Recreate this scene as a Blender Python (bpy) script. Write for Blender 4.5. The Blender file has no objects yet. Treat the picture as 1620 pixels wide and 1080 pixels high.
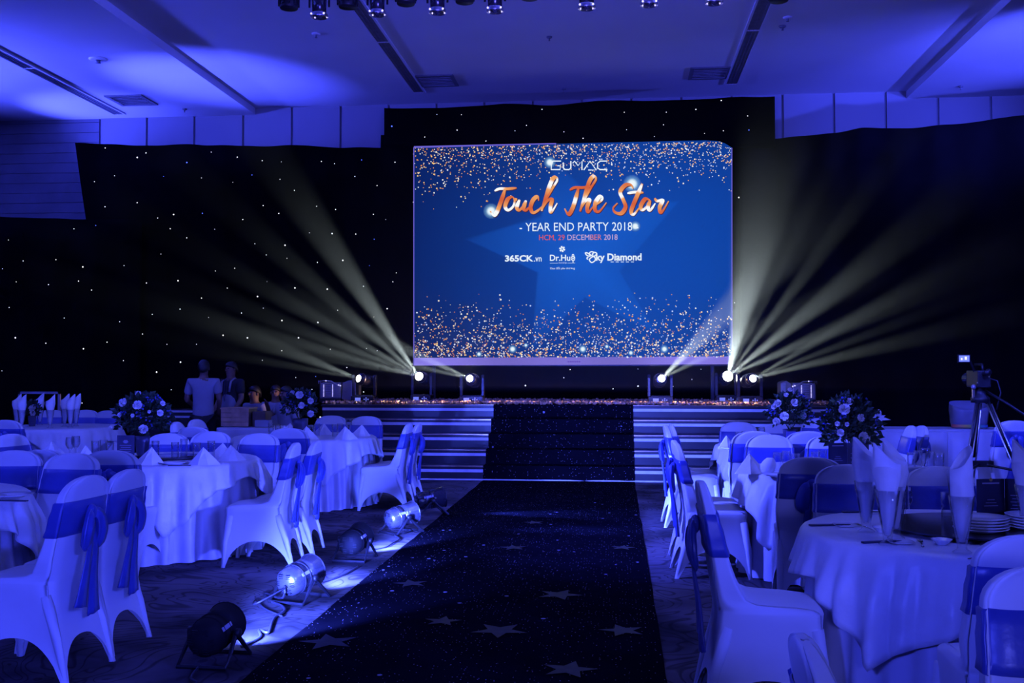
import bpy, bmesh, math, random
from mathutils import Vector, Matrix, noise

random.seed(7)
PI = math.pi
SC = bpy.context.scene
COL = SC.collection

# ------------------------------------------------------------------ camera
F, EYE = 1650.0, 1.5                      # focal length in pixels of a 1620 wide frame, eye height
YAW = math.atan(165 / F)
PIT = math.atan(45 / F * math.cos(YAW))
cam_data = bpy.data.cameras.new('camera')
cam_data.sensor_width = 36.0
cam_data.lens = 36.0 * F / 1620
cam_data.clip_end = 200
cam = bpy.data.objects.new('camera', cam_data)
cam.location = (0, 0, EYE)
cam.rotation_euler = (PI / 2 + PIT, 0, YAW)
COL.objects.link(cam)
SC.camera = cam
_R = cam.rotation_euler.to_matrix()


def at(px, py, Y):
    """the point of the vertical plane y = Y that stands at a pixel of the photograph"""
    d = _R @ Vector(((px - 810) / F, (540 - py) / F, -1))
    t = Y / d.y
    return Vector((d.x * t, Y, EYE + d.z * t))


# ------------------------------------------------------------------ world, exposure
world = bpy.data.worlds.new('world')
world.use_nodes = True
world.node_tree.nodes['Background'].inputs[0].default_value = (0.004, 0.006, 0.05, 1)
world.node_tree.nodes['Background'].inputs[1].default_value = 0.2
SC.world = world
SC.view_settings.view_transform = 'Standard'
SC.view_settings.look = 'None'
SC.view_settings.exposure = 0.0
SC.view_settings.gamma = 1.0
SC.view_settings.use_curve_mapping = False
cy = SC.cycles
cy.max_bounces = 6
cy.diffuse_bounces = 3
cy.glossy_bounces = 3
cy.transmission_bounces = 5
cy.transparent_max_bounces = 8
cy.volume_bounces = 0
cy.caustics_reflective = False
cy.caustics_refractive = False
cy.use_denoising = True
cy.sample_clamp_indirect = 4

BLUE = (0.055, 0.075, 1.0)
BLUE_GREY = (0.13, 0.15, 1.0)


def lamp(name, kind, loc, target, energy, color=BLUE, angle=60, blend=0.6, size=0.3, size_y=None, spread=180):
    d = bpy.data.lights.new(name, kind)
    d.energy = energy
    d.color = color
    if kind == 'SPOT':
        d.spot_size = math.radians(angle)
        d.spot_blend = blend
        d.shadow_soft_size = size
    elif kind == 'AREA':
        d.size = size
        d.spread = math.radians(spread)
        if size_y:
            d.shape = 'RECTANGLE'
            d.size_y = size_y
    else:
        d.shadow_soft_size = size
    o = bpy.data.objects.new(name, d)
    o.location = loc
    v = Vector(target) - Vector(loc)
    o.rotation_euler = v.to_track_quat('-Z', 'Y').to_euler()
    COL.objects.link(o)
    return o


# blue fill of the hall: added spots without fixtures, truss pair for overhead washes
lamp('fill_rear_left', 'SPOT', (-3.5, -4.5, 2.8), (-3.9, 7, 0.5), 1550, BLUE, 56, 0.9, 0.5)
lamp('fill_rear_right', 'SPOT', (0.8, -4.5, 2.0), (2.0, 5.5, 0.6), 950, BLUE_GREY, 46, 0.9, 0.4)
lamp('fill_near_left', 'SPOT', (0.3, -1.5, 0.75), (-2.85, 4.8, 0.45), 1500, BLUE, 21, 0.9, 0.15)
lamp('fill_near_right', 'SPOT', (-1.3, -0.5, 2.0), (1.35, 4.65, 0.5), 620, BLUE, 18, 0.8, 0.12)
lamp('fill_cross_left', 'SPOT', (4.6, 0.5, 3.6), (-3.3, 6.6, 0.5), 1900, BLUE, 36, 0.9, 0.3)
lamp('fill_cross_far', 'SPOT', (4.6, 5.0, 4.2), (-3.2, 11.0, 0.5), 1500, BLUE, 30, 0.9, 0.3)
lamp('fill_aisle_right', 'SPOT', (-3.6, 6.6, 3.4), (0.95, 9.2, 0.35), 6000, BLUE, 42, 0.9, 0.15)
lamp('wash_truss_left', 'SPOT', (-5.5, 5.0, 5.6), (-4.8, 10.6, 0.3), 420, BLUE, 58, 0.9, 0.4)
lamp('wash_truss_right', 'SPOT', (5.5, 5.0, 5.6), (2.9, 9.6, 0.3), 460, BLUE, 58, 0.9, 0.4)
lamp('fill_long_table', 'SPOT', (3.0, 6.5, 3.4), (4.3, 13.6, 0.4), 1700, BLUE, 22, 0.8, 0.15)
lamp('fill_steps', 'SPOT', (-0.6, 5.0, 4.6), (-0.6, 14.2, 0.3), 4200, BLUE, 32, 0.6, 0.1)
# spots for inferred par lamps across the runner, near one raised to lower shadows
lamp('par_across_near', 'SPOT', (0.62, 5.75, 1.15), (-2.9, 8.3, 0.45), 1300, BLUE, 34, 0.6, 0.05)
lamp('par_across_far', 'SPOT', (0.62, 9.2, 0.22), (-2.9, 11.4, 0.45), 450, BLUE, 40, 0.6, 0.05)
# blue up-lighters grazing the ceiling from the side walls
lamp('cove_left', 'AREA', (-12.6, 7.0, 4.9), (-9.6, 8.0, 6.75), 2400, BLUE, size=9.0, size_y=0.25, spread=62)
lamp('cove_right', 'AREA', (10.6, 7.0, 4.9), (7.6, 8.0, 6.75), 2600, BLUE, size=9.0, size_y=0.25, spread=62)
lamp('cove_left_far', 'AREA', (-12.6, 13.6, 4.8), (-9.6, 14.6, 6.65), 560, BLUE, size=4.0, size_y=0.25, spread=70)
lamp('uplight_left_wall', 'SPOT', (-9.9, 16.9, 4.0), (-9.0, 17.0, 6.0), 900, BLUE, 70, 0.9, 0.1)
lamp('panel_fill_left', 'SPOT', (-7.0, 12.0, 5.2), (-7.2, 17.8, 5.6), 260, BLUE, 50, 1.0, 0.1)  # added spot without a fixture, brightens the pale wall panels
lamp('panel_fill_right', 'SPOT', (5.5, 12.0, 5.3), (4.8, 17.8, 5.6), 1500, BLUE, 50, 1.0, 0.1)  # its counterpart, added for the panels on the other side
lamp('uplight_left_house', 'SPOT', (-9.4, 12.2, 1.2), (-6.35, 15.6, 6.0), 8500, BLUE, 27, 1.0, 0.05)
lamp('uplight_right_house', 'SPOT', (9.6, 13.2, 4.2), (6.0, 15.2, 6.0), 3400, BLUE, 52, 0.9, 0.05)
lamp('center_ceiling_fill', 'SPOT', (0.0, 4.0, 2.8), (-0.5, 11.0, 6.1), 1900, (0.10, 0.09, 1.0), 85, 1.0, 0.5)  # unseen spot out in the hall, added to brighten the middle ceiling

# ------------------------------------------------------------------ materials
MATS = {}


def mat(name, color, rough=0.6, metal=0.0, spec=0.5, sheen=0.0, emit=None, estr=0.0, trans=0.0, alpha=1.0,
        var=0.0, vscale=8.0, bump=0.0, bscale=60.0, coat=0.0, sample=True):
    m = bpy.data.materials.new(name)
    m.use_nodes = True
    nt = m.node_tree
    b = nt.nodes['Principled BSDF']
    b.inputs['Base Color'].default_value = (*color, 1)
    b.inputs['Roughness'].default_value = rough
    b.inputs['Metallic'].default_value = metal
    b.inputs['Specular IOR Level'].default_value = spec
    b.inputs['Sheen Weight'].default_value = sheen
    b.inputs['Transmission Weight'].default_value = trans
    b.inputs['Coat Weight'].default_value = coat
    b.inputs['Alpha'].default_value = alpha
    if emit:
        b.inputs['Emission Color'].default_value = (*emit, 1)
        b.inputs['Emission Strength'].default_value = estr
        if not sample:
            m.cycles.emission_sampling = 'NONE'
    tc = nt.nodes.new('ShaderNodeTexCoord')
    if var:
        n = nt.nodes.new('ShaderNodeTexNoise')
        n.inputs['Scale'].default_value = vscale
        n.inputs['Detail'].default_value = 4
        nt.links.new(tc.outputs['Object'], n.inputs['Vector'])
        r = nt.nodes.new('ShaderNodeValToRGB')
        r.color_ramp.elements[0].color = (*[c * (1 - var) for c in color], 1)
        r.color_ramp.elements[1].color = (*[min(1, c * (1 + var)) for c in color], 1)
        r.color_ramp.elements[0].position = 0.3
        r.color_ramp.elements[1].position = 0.7
        nt.links.new(n.outputs['Fac'], r.inputs['Fac'])
        nt.links.new(r.outputs['Color'], b.inputs['Base Color'])
    if bump:
        n = nt.nodes.new('ShaderNodeTexNoise')
        n.inputs['Scale'].default_value = bscale
        n.inputs['Detail'].default_value = 3
        nt.links.new(tc.outputs['Object'], n.inputs['Vector'])
        bp = nt.nodes.new('ShaderNodeBump')
        bp.inputs['Strength'].default_value = bump
        bp.inputs['Distance'].default_value = 0.02
        nt.links.new(n.outputs['Fac'], bp.inputs['Height'])
        nt.links.new(bp.outputs['Normal'], b.inputs['Normal'])
    MATS[name] = m
    return m


M_CHAIR = mat('stretch_cover_white', (0.62, 0.62, 0.68), 0.62, sheen=0.15, var=0.05, vscale=3, bump=0.03, bscale=25)
M_SASH = mat('satin_sash_blue', (0.045, 0.065, 0.31), 0.34, sheen=0.1, var=0.12, vscale=9, bump=0.10, bscale=18)
M_CLOTH = mat('satin_cloth', (0.76, 0.76, 0.84), 0.40, spec=0.6, var=0.06, vscale=6, bump=0.45, bscale=11)
M_CLOTH_FLOOR = mat('satin_floor_cloth', (0.60, 0.60, 0.72), 0.38, spec=0.7, var=0.06, vscale=6, bump=0.25, bscale=9)
M_NAPKIN = mat('napkin_linen', (0.80, 0.79, 0.80), 0.7, var=0.04, vscale=20, bump=0.06, bscale=120)
M_PLATE = mat('white_china', (0.82, 0.82, 0.84), 0.18, coat=0.3, var=0.02)
M_DARKWOOD = mat('dark_plastic', (0.02, 0.02, 0.025), 0.45, var=0.2, vscale=15)
M_BLACK = mat('black_metal', (0.012, 0.012, 0.016), 0.45, metal=0.3, var=0.3, vscale=12)
M_BLACKGLOSS = mat('black_enamel', (0.02, 0.02, 0.03), 0.22, spec=0.7, var=0.2, vscale=12)
M_PAR = mat('polished_par_shell', (0.42, 0.42, 0.5), 0.25, metal=0.9, var=0.1, vscale=12)
M_PARBLACK = mat('matt_black_shell', (0.006, 0.006, 0.008), 0.75, spec=0.2, var=0.2, vscale=12)
M_STEEL = mat('brushed_steel', (0.6, 0.6, 0.64), 0.3, metal=1.0, var=0.08, vscale=40)
M_CABLE = mat('cable_rubber', (0.02, 0.02, 0.03), 0.5, var=0.2)
M_CEIL = mat('ceiling_plaster', (0.62, 0.61, 0.66), 0.85, var=0.03, vscale=1.2, bump=0.03, bscale=40)
M_SLOT = mat('diffuser_slot', (0.16, 0.16, 0.19), 0.6, var=0.15, vscale=12)
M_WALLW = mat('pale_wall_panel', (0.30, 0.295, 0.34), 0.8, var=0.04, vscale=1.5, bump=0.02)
M_WALLD = mat('slate_wall_cladding', (0.17, 0.17, 0.21), 0.8, var=0.15, vscale=2.0, bump=0.05)
M_SIDEW = mat('side_wall_paint', (0.10, 0.10, 0.14), 0.85, var=0.08, vscale=1.5)
M_DRAPE = mat('black_velvet', (0.002, 0.002, 0.0025), 1.0, spec=0.0, var=0.3, vscale=2, bump=0.1, bscale=10)
M_DRAPE_R = mat('black_cotton_drape', (0.006, 0.006, 0.008), 1.0, spec=0.0, var=0.25, vscale=2, bump=0.1, bscale=10)
M_STAGE = mat('stage_black_laminate', (0.02, 0.02, 0.026), 0.35, var=0.25, vscale=5, bump=0.03, bscale=14)
M_TAPE = mat('white_edge_tape', (0.7, 0.7, 0.74), 0.5, var=0.08, vscale=14)
M_NOSE = mat('brass_nosing', (0.55, 0.40, 0.30), 0.3, metal=0.9, var=0.2, vscale=20)
M_WOOD = mat('plain_wood', (0.42, 0.26, 0.15), 0.5, var=0.25, vscale=9, bump=0.05, bscale=30)
M_WOODDK = mat('dark_wood', (0.10, 0.06, 0.04), 0.5, var=0.25, vscale=9, bump=0.05)
M_LEAF = mat('leaf_green', (0.012, 0.035, 0.012), 0.55, var=0.4, vscale=20)
M_ROSE = mat('white_rose', (0.80, 0.76, 0.74), 0.6, var=0.1, vscale=30, bump=0.2, bscale=60)
M_VASE = mat('slate_blue_vase', (0.06, 0.06, 0.11), 0.35, var=0.15, vscale=10)
M_MENU = mat('navy_card', (0.012, 0.014, 0.05), 0.5, var=0.1, vscale=10)
M_MENULIT = mat('blue_card', (0.10, 0.10, 0.30), 0.5, var=0.06, vscale=10)
M_PRINT = mat('card_print', (0.35, 0.34, 0.42), 0.6, var=0.05)
M_GOLD = mat('gold_print', (0.55, 0.40, 0.10), 0.45, metal=0.3, var=0.1)
M_GLASSDK = mat('tinted_glass_disc', (0.035, 0.036, 0.05), 0.12, spec=0.6, var=0.05)
M_LENS = mat('beam_lens', (1, 1, 1), 0.3, emit=(1.0, 0.97, 0.86), estr=30, var=0.02, sample=False)
M_PARLENS = mat('par_lens', (0.4, 0.5, 1), 0.3, emit=(0.25, 0.35, 1.0), estr=9, var=0.02, sample=False)
M_DISPLAY = mat('display_glow', (0.2, 0.2, 0.3), 0.3, emit=(0.16, 0.2, 0.75), estr=0.9, var=0.02, sample=False)
M_LED = mat('indicator_led', (0.8, 0.8, 1), 0.3, emit=(0.62, 0.55, 1.0), estr=1.6, var=0.02, sample=False)
M_STAR_W = mat('fibre_star_white', (1, 1, 1), 0.5, emit=(1, 0.98, 0.92), estr=1.5, var=0.02, sample=False)
M_STAR_B = mat('fibre_star_blue', (0.2, 0.3, 1), 0.5, emit=(0.10, 0.18, 1.0), estr=1.6, var=0.02, sample=False)
M_SKIN = mat('skin', (0.20, 0.11, 0.075), 0.55, var=0.06, vscale=9)
M_HAIR = mat('black_hair', (0.01, 0.01, 0.01), 0.5, var=0.2, vscale=40)
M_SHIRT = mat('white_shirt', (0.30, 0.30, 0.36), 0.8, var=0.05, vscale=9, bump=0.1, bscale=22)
M_TROUSER = mat('black_trousers', (0.01, 0.01, 0.013), 0.8, var=0.2, vscale=9)
M_SKIRTING = mat('table_skirting', (0.55, 0.55, 0.66), 0.6, var=0.06, vscale=5, bump=0.05, bscale=8)
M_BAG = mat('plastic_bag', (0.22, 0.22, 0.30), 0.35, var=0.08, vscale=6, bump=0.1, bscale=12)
M_SILVER = mat('silver_fixture', (0.30, 0.28, 0.33), 0.35, metal=0.4, var=0.12, vscale=9)
M_SEQUIN = mat('copper_sequin', (0.9, 0.52, 0.34), 0.38, metal=0.45, var=0.3, vscale=30)
M_CUTLERY = mat('cutlery_steel', (0.35, 0.35, 0.4), 0.2, metal=1.0, var=0.1)
def thin_glass():
    m = bpy.data.materials.new('clear_glass')
    m.use_nodes = True
    nt = m.node_tree
    nt.nodes.remove(nt.nodes['Principled BSDF'])
    tr = nt.nodes.new('ShaderNodeBsdfTransparent')
    tr.inputs['Color'].default_value = (0.93, 0.94, 0.97, 1)
    gl = nt.nodes.new('ShaderNodeBsdfGlossy')
    gl.inputs['Roughness'].default_value = 0.05
    lw = nt.nodes.new('ShaderNodeLayerWeight')
    lw.inputs['Blend'].default_value = 0.22
    mx = nt.nodes.new('ShaderNodeMixShader')
    nt.links.new(lw.outputs['Facing'], mx.inputs[0])
    nt.links.new(tr.outputs[0], mx.inputs[1])
    nt.links.new(gl.outputs[0], mx.inputs[2])
    nt.links.new(mx.outputs[0], nt.nodes['Material Output'].inputs['Surface'])
    return m


M_GLASS = thin_glass()


def stripe_tint(m):
    """rainbow band on the bag"""
    nt = m.node_tree
    b = nt.nodes['Principled BSDF']
    tc = nt.nodes.new('ShaderNodeTexCoord')
    sx = nt.nodes.new('ShaderNodeSeparateXYZ')
    nt.links.new(tc.outputs['Generated'], sx.inputs[0])
    r = nt.nodes.new('ShaderNodeValToRGB')
    cr = r.color_ramp
    cr.elements[0].color = (0.6, 0.12, 0.1, 1)
    cr.elements[1].color = (0.1, 0.12, 0.6, 1)
    for p, c in ((0.3, (0.6, 0.4, 0.08, 1)), (0.6, (0.1, 0.45, 0.12, 1))):
        e = cr.elements.new(p)
        e.color = c
    nt.links.new(sx.outputs['X'], r.inputs['Fac'])
    nt.links.new(r.outputs['Color'], b.inputs['Base Color'])


M_RAINBOW = mat('rainbow_print', (0.5, 0.5, 0.5), 0.45)
stripe_tint(M_RAINBOW)


def pattern_carpet():
    """hotel carpet: greyish ground with thin dark swirling lines and dark cloudy patches"""
    m = bpy.data.materials.new('swirl_carpet')
    m.use_nodes = True
    nt = m.node_tree
    b = nt.nodes['Principled BSDF']
    b.inputs['Roughness'].default_value = 0.9
    b.inputs['Specular IOR Level'].default_value = 0.1
    tc = nt.nodes.new('ShaderNodeTexCoord')
    n1 = nt.nodes.new('ShaderNodeTexNoise')
    n1.inputs['Scale'].default_value = 1.1
    n1.inputs['Detail'].default_value = 2
    n1.inputs['Distortion'].default_value = 1.6
    nt.links.new(tc.outputs['Object'], n1.inputs['Vector'])
    mul = nt.nodes.new('ShaderNodeMath')
    mul.operation = 'MULTIPLY'
    mul.inputs[1].default_value = 95
    nt.links.new(n1.outputs['Fac'], mul.inputs[0])
    sn = nt.nodes.new('ShaderNodeMath')
    sn.operation = 'SINE'
    nt.links.new(mul.outputs[0], sn.inputs[0])
    r1 = nt.nodes.new('ShaderNodeValToRGB')
    r1.color_ramp.elements[0].position = 0.0
    r1.color_ramp.elements[0].color = (0.42, 0.40, 0.40, 1)
    r1.color_ramp.elements[1].position = 0.22
    r1.color_ramp.elements[1].color = (1, 1, 1, 1)
    ad = nt.nodes.new('ShaderNodeMath')
    ad.operation = 'MULTIPLY_ADD'
    ad.inputs[1].default_value = 0.5
    ad.inputs[2].default_value = 0.5
    nt.links.new(sn.outputs[0], ad.inputs[0])
    nt.links.new(ad.outputs[0], r1.inputs['Fac'])
    n2 = nt.nodes.new('ShaderNodeTexNoise')
    n2.inputs['Scale'].default_value = 0.9
    n2.inputs['Detail'].default_value = 5
    nt.links.new(tc.outputs['Object'], n2.inputs['Vector'])
    r2 = nt.nodes.new('ShaderNodeValToRGB')
    r2.color_ramp.elements[0].position = 0.40
    r2.color_ramp.elements[0].color = (0.02, 0.018, 0.02, 1)
    r2.color_ramp.elements[1].position = 0.62
    r2.color_ramp.elements[1].color = (0.17, 0.15, 0.16, 1)
    nt.links.new(n2.outputs['Fac'], r2.inputs['Fac'])
    mx = nt.nodes.new('ShaderNodeMix')
    mx.data_type = 'RGBA'
    mx.blend_type = 'MULTIPLY'
    mx.inputs[0].default_value = 1
    nt.links.new(r1.outputs['Color'], mx.inputs[6])
    nt.links.new(r2.outputs['Color'], mx.inputs[7])
    nt.links.new(mx.outputs[2], b.inputs['Base Color'])
    return m


def runner_material():
    """black aisle carpet with scattered small pale dots and fine glitter flecks"""
    m = bpy.data.materials.new('starry_runner')
    m.use_nodes = True
    nt = m.node_tree
    b = nt.nodes['Principled BSDF']
    b.inputs['Roughness'].default_value = 0.8
    b.inputs['Specular IOR Level'].default_value = 0.0
    tc = nt.nodes.new('ShaderNodeTexCoord')

    def dots(scale, size, col, thin):
        v = nt.nodes.new('ShaderNodeTexVoronoi')
        v.inputs['Scale'].default_value = scale
        nt.links.new(tc.outputs['Object'], v.inputs['Vector'])
        lt = nt.nodes.new('ShaderNodeMath')
        lt.operation = 'LESS_THAN'
        lt.inputs[1].default_value = size
        nt.links.new(v.outputs['Distance'], lt.inputs[0])
        sp = nt.nodes.new('ShaderNodeSeparateColor')
        nt.links.new(v.outputs['Color'], sp.inputs[0])
        gt = nt.nodes.new('ShaderNodeMath')
        gt.operation = 'GREATER_THAN'
        gt.inputs[1].default_value = thin
        nt.links.new(sp.outputs[0], gt.inputs[0])
        mu = nt.nodes.new('ShaderNodeMath')
        mu.operation = 'MULTIPLY'
        nt.links.new(lt.outputs[0], mu.inputs[0])
        nt.links.new(gt.outputs[0], mu.inputs[1])
        return mu.outputs[0]
    d1 = dots(5.0, 0.075, None, 0.2)
    d2 = dots(48, 0.15, None, 0.62)
    ns = nt.nodes.new('ShaderNodeTexNoise')
    ns.inputs['Scale'].default_value = 3
    nt.links.new(tc.outputs['Object'], ns.inputs['Vector'])
    r = nt.nodes.new('ShaderNodeValToRGB')
    r.color_ramp.elements[0].color = (0.0015, 0.0015, 0.003, 1)
    r.color_ramp.elements[1].color = (0.006, 0.006, 0.010, 1)
    nt.links.new(ns.outputs['Fac'], r.inputs['Fac'])
    m1 = nt.nodes.new('ShaderNodeMix')
    m1.data_type = 'RGBA'
    m1.inputs[7].default_value = (0.32, 0.30, 0.32, 1)
    nt.links.new(d1, m1.inputs[0])
    nt.links.new(r.outputs['Color'], m1.inputs[6])
    m2 = nt.nodes.new('ShaderNodeMix')
    m2.data_type = 'RGBA'
    m2.inputs[7].default_value = (0.5, 0.46, 0.5, 1)
    nt.links.new(d2, m2.inputs[0])
    nt.links.new(m1.outputs[2], m2.inputs[6])
    nt.links.new(m2.outputs[2], b.inputs['Base Color'])
    return m


def star_print_material():
    m = bpy.data.materials.new('glitter_star_print')
    m.use_nodes = True
    nt = m.node_tree
    b = nt.nodes['Principled BSDF']
    b.inputs['Roughness'].default_value = 0.5
    tc = nt.nodes.new('ShaderNodeTexCoord')
    n = nt.nodes.new('ShaderNodeTexNoise')
    n.inputs['Scale'].default_value = 16
    n.inputs['Detail'].default_value = 9
    nt.links.new(tc.outputs['Object'], n.inputs['Vector'])
    r = nt.nodes.new('ShaderNodeValToRGB')
    r.color_ramp.elements[0].position = 0.50
    r.color_ramp.elements[0].color = (0.002, 0.002, 0.004, 1)
    r.color_ramp.elements[1].position = 0.62
    r.color_ramp.elements[1].color = (0.018, 0.016, 0.018, 1)
    nt.links.new(n.outputs['Fac'], r.inputs['Fac'])
    nt.links.new(r.outputs['Color'], b.inputs['Base Color'])
    return m


def screen_material():
    """LED picture: emits the colour stored per vertex"""
    m = bpy.data.materials.new('led_picture')
    m.use_nodes = True
    nt = m.node_tree
    nt.nodes.remove(nt.nodes['Principled BSDF'])
    e = nt.nodes.new('ShaderNodeEmission')
    a = nt.nodes.new('ShaderNodeVertexColor')
    a.layer_name = 'Col'
    nt.links.new(a.outputs['Color'], e.inputs['Color'])
    nt.links.new(e.outputs[0], nt.nodes['Material Output'].inputs['Surface'])
    m.cycles.emission_sampling = 'NONE'
    return m


M_FLOOR = pattern_carpet()
M_RUNNER = runner_material()
M_STARPRINT = star_print_material()
M_LEDPIC = screen_material()


# ------------------------------------------------------------------ mesh helpers
class MB:
    def __init__(s):
        s.v, s.f, s.c = [], [], []

    def add(s, verts, faces):
        k = len(s.v)
        s.v += [tuple(p) for p in verts]
        s.f += [tuple(i + k for i in f) for f in faces]
        return k

    def box(s, c, d, rot=None):
        x, y, z = d[0] / 2, d[1] / 2, d[2] / 2
        pts = [Vector((a, b, e)) for e in (-z, z) for b in (-y, y) for a in (-x, x)]
        if rot is not None:
            pts = [rot @ p for p in pts]
        pts = [p + Vector(c) for p in pts]
        s.add(pts, [(0, 2, 3, 1), (4, 5, 7, 6), (0, 1, 5, 4), (2, 6, 7, 3), (0, 4, 6, 2), (1, 3, 7, 5)])
        return s

    def rings(s, rings, caps=(True, True), closed=True):
        n = len(rings[0])
        k = s.add([p for r in rings for p in r], [])
        m = n if closed else n - 1
        for i in range(len(rings) - 1):
            for j in range(m):
                a, b = k + i * n + j, k + i * n + (j + 1) % n
                s.f.append((a, b, b + n, a + n))
        if caps[0]:
            s.f.append(tuple(k + j for j in reversed(range(n))))
        if caps[1]:
            s.f.append(tuple(k + (len(rings) - 1) * n + j for j in range(n)))
        return s

    def lathe(s, prof, n=16, c=(0, 0, 0), axis=None, caps=(True, True)):
        """prof: list of (radius, height)"""
        q = Vector((0, 0, 1)).rotation_difference(Vector(axis).normalized()) if axis is not None else None
        rs = []
        for r, h in prof:
            ring = []
            for j in range(n):
                p = Vector((r * math.cos(2 * PI * j / n), r * math.sin(2 * PI * j / n), h))
                if q:
                    p = q @ p
                ring.append(p + Vector(c))
            rs.append(ring)
        return s.rings(rs, caps)

    def tube(s, pts, r, n=6, flat=1.0):
        pts = [Vector(p) for p in pts]
        rs = []
        for i, p in enumerate(pts):
            t = (pts[min(i + 1, len(pts) - 1)] - pts[max(i - 1, 0)]).normalized()
            a = t.orthogonal().normalized() if abs(t.z) > 0.95 else t.cross(Vector((0, 0, 1))).normalized()
            b = t.cross(a)
            rad = r[i] if isinstance(r, (list, tuple)) else r
            rs.append([p + (a * math.cos(2 * PI * j / n) + b * math.sin(2 * PI * j / n) * flat) * rad for j in range(n)])
        return s.rings(rs)

    def ball(s, c, r, n=10, m=6, sq=(1, 1, 1)):
        prof = [(math.sin(PI * (i + 0.02) / (m + 0.04)), -math.cos(PI * (i + 0.02) / (m + 0.04))) for i in range(m + 1)]
        rs = [[Vector((c[0] + r * sq[0] * a * math.cos(2 * PI * j / n), c[1] + r * sq[1] * a * math.sin(2 * PI * j / n), c[2] + r * sq[2] * h)) for j in range(n)] for a, h in prof]
        return s.rings(rs)

    def build(s, name, m, parent=None, smooth=False, bevel=0.0, loc=None):
        me = bpy.data.meshes.new(name)
        me.from_pydata(s.v, [], s.f)
        me.update()
        if smooth:
            for p in me.polygons:
                p.use_smooth = True
        o = bpy.data.objects.new(name, me)
        ms = m if isinstance(m, (list, tuple)) else [m]
        for x in ms:
            me.materials.append(x)
        COL.objects.link(o)
        if parent is not None:
            o.parent = parent
        if loc is not None:
            o.location = loc
        if bevel:
            md = o.modifiers.new('bevel', 'BEVEL')
            md.width = bevel
            md.segments = 2
            md.limit_method = 'ANGLE'
        return o


def tag(o, label, cat, group=None):
    o['label'] = label
    o['category'] = cat
    if group:
        o['group'] = group
    return o


def struct(o):
    o['kind'] = 'structure'
    return o


def stuff(o):
    o['kind'] = 'stuff'
    return o


def thing(name, label, cat, loc=(0, 0, 0), rz=0.0, group=None):
    o = bpy.data.objects.new(name, None)
    o.empty_display_size = 0.1
    COL.objects.link(o)
    o.location = loc
    o.rotation_euler = (0, 0, rz)
    return tag(o, label, cat, group)


def dup(src, loc, rz=None, label=None, group=None, keep=True):
    def cp(o, parent):
        c = o.copy()
        COL.objects.link(c)
        c.parent = parent
        for ch in KIDS.get(o.name, ()):
            cp(ch, c)
        return c
    KIDS = {}
    for o in list(src.children_recursive):
        KIDS.setdefault(o.parent.name, []).append(o)
    r = cp(src, None)
    r.location = loc
    if rz is not None:
        r.rotation_euler = (0, 0, rz)
    if label:
        r['label'] = label
    if group:
        r['group'] = group
    return r


def lerp(a, b, t):
    return a + (b - a) * t


def interp(tab, x):
    for (x0, y0), (x1, y1) in zip(tab, tab[1:]):
        if x <= x1:
            return lerp(y0, y1, max(0, (x - x0) / (x1 - x0)))
    return tab[-1][1]


# ================================================================== THE SHELL
XL, XR, YF, YB = -13.0, 11.0, -6.0, 17.8
ZS, ZC = 6.0, 6.12                                   # ceiling of the sides, raised ceiling of the middle
FXL, FXR = -6.33, 4.80

m = MB()
m.box(((XL + XR) / 2, (YF + YB) / 2, -0.05), (XR - XL, YB - YF, 0.1))
struct(m.build('floor', M_FLOOR))

m = MB()
m.box(((FXL + FXR) / 2, (YF + YB) / 2, ZC + 0.05), (FXR - FXL + 0.3, YB - YF, 0.1))
ceil = struct(m.build('ceiling', M_CEIL))
for nm, x0, x1 in (('lower_ceiling', XL, FXL), ('lower_ceiling', FXR, XR)):
    m = MB()
    m.box(((x0 + x1) / 2, (YF + YB) / 2, (ZS + ZC + 0.1) / 2), (x1 - x0, YB - YF, ZC + 0.1 - ZS))
    m.build(nm, M_CEIL, ceil)

m = MB()
m.box(((XL + XR) / 2, YB + 0.1, 3.1), (XR - XL, 0.2, 6.4))
wall = struct(m.build('wall_back', M_WALLD))
# pale wall panels with open joints, and slate coloured lining boards at the far end
xs = [at(px, 200, YB).x for px in (160, 234, 309, 386, 463, 540, 616)]
i = 0
while xs[-1] < XR - 0.2:
    xs.append(xs[-1] + 0.84)
for a, b in zip(xs, xs[1:]):
    m = MB()
    m.box(((a + b) / 2, YB - 0.02, 5.2), (b - a - 0.035, 0.04, 1.9))
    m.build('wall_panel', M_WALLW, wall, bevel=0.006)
z = 3.6
while z < 6.0:
    m = MB()
    m.box(((XL + xs[0]) / 2, YB - 0.012, z + 0.09), (xs[0] - XL - 0.05, 0.024, 0.172))
    m.build('cladding_board', M_WALLD, wall)
    z += 0.18
for nm, c, d in (('wall_left', (XL - 0.1, (YF + YB) / 2, 3.1), (0.2, YB - YF, 6.4)),
                 ('wall_right', (XR + 0.1, (YF + YB) / 2, 3.1), (0.2, YB - YF, 6.4)),
                 ('wall_front', ((XL + XR) / 2, YF - 0.1, 3.1), (XR - XL, 0.2, 6.4))):
    m = MB()
    m.box(c, d)
    struct(m.build(nm, M_SIDEW))

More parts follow.
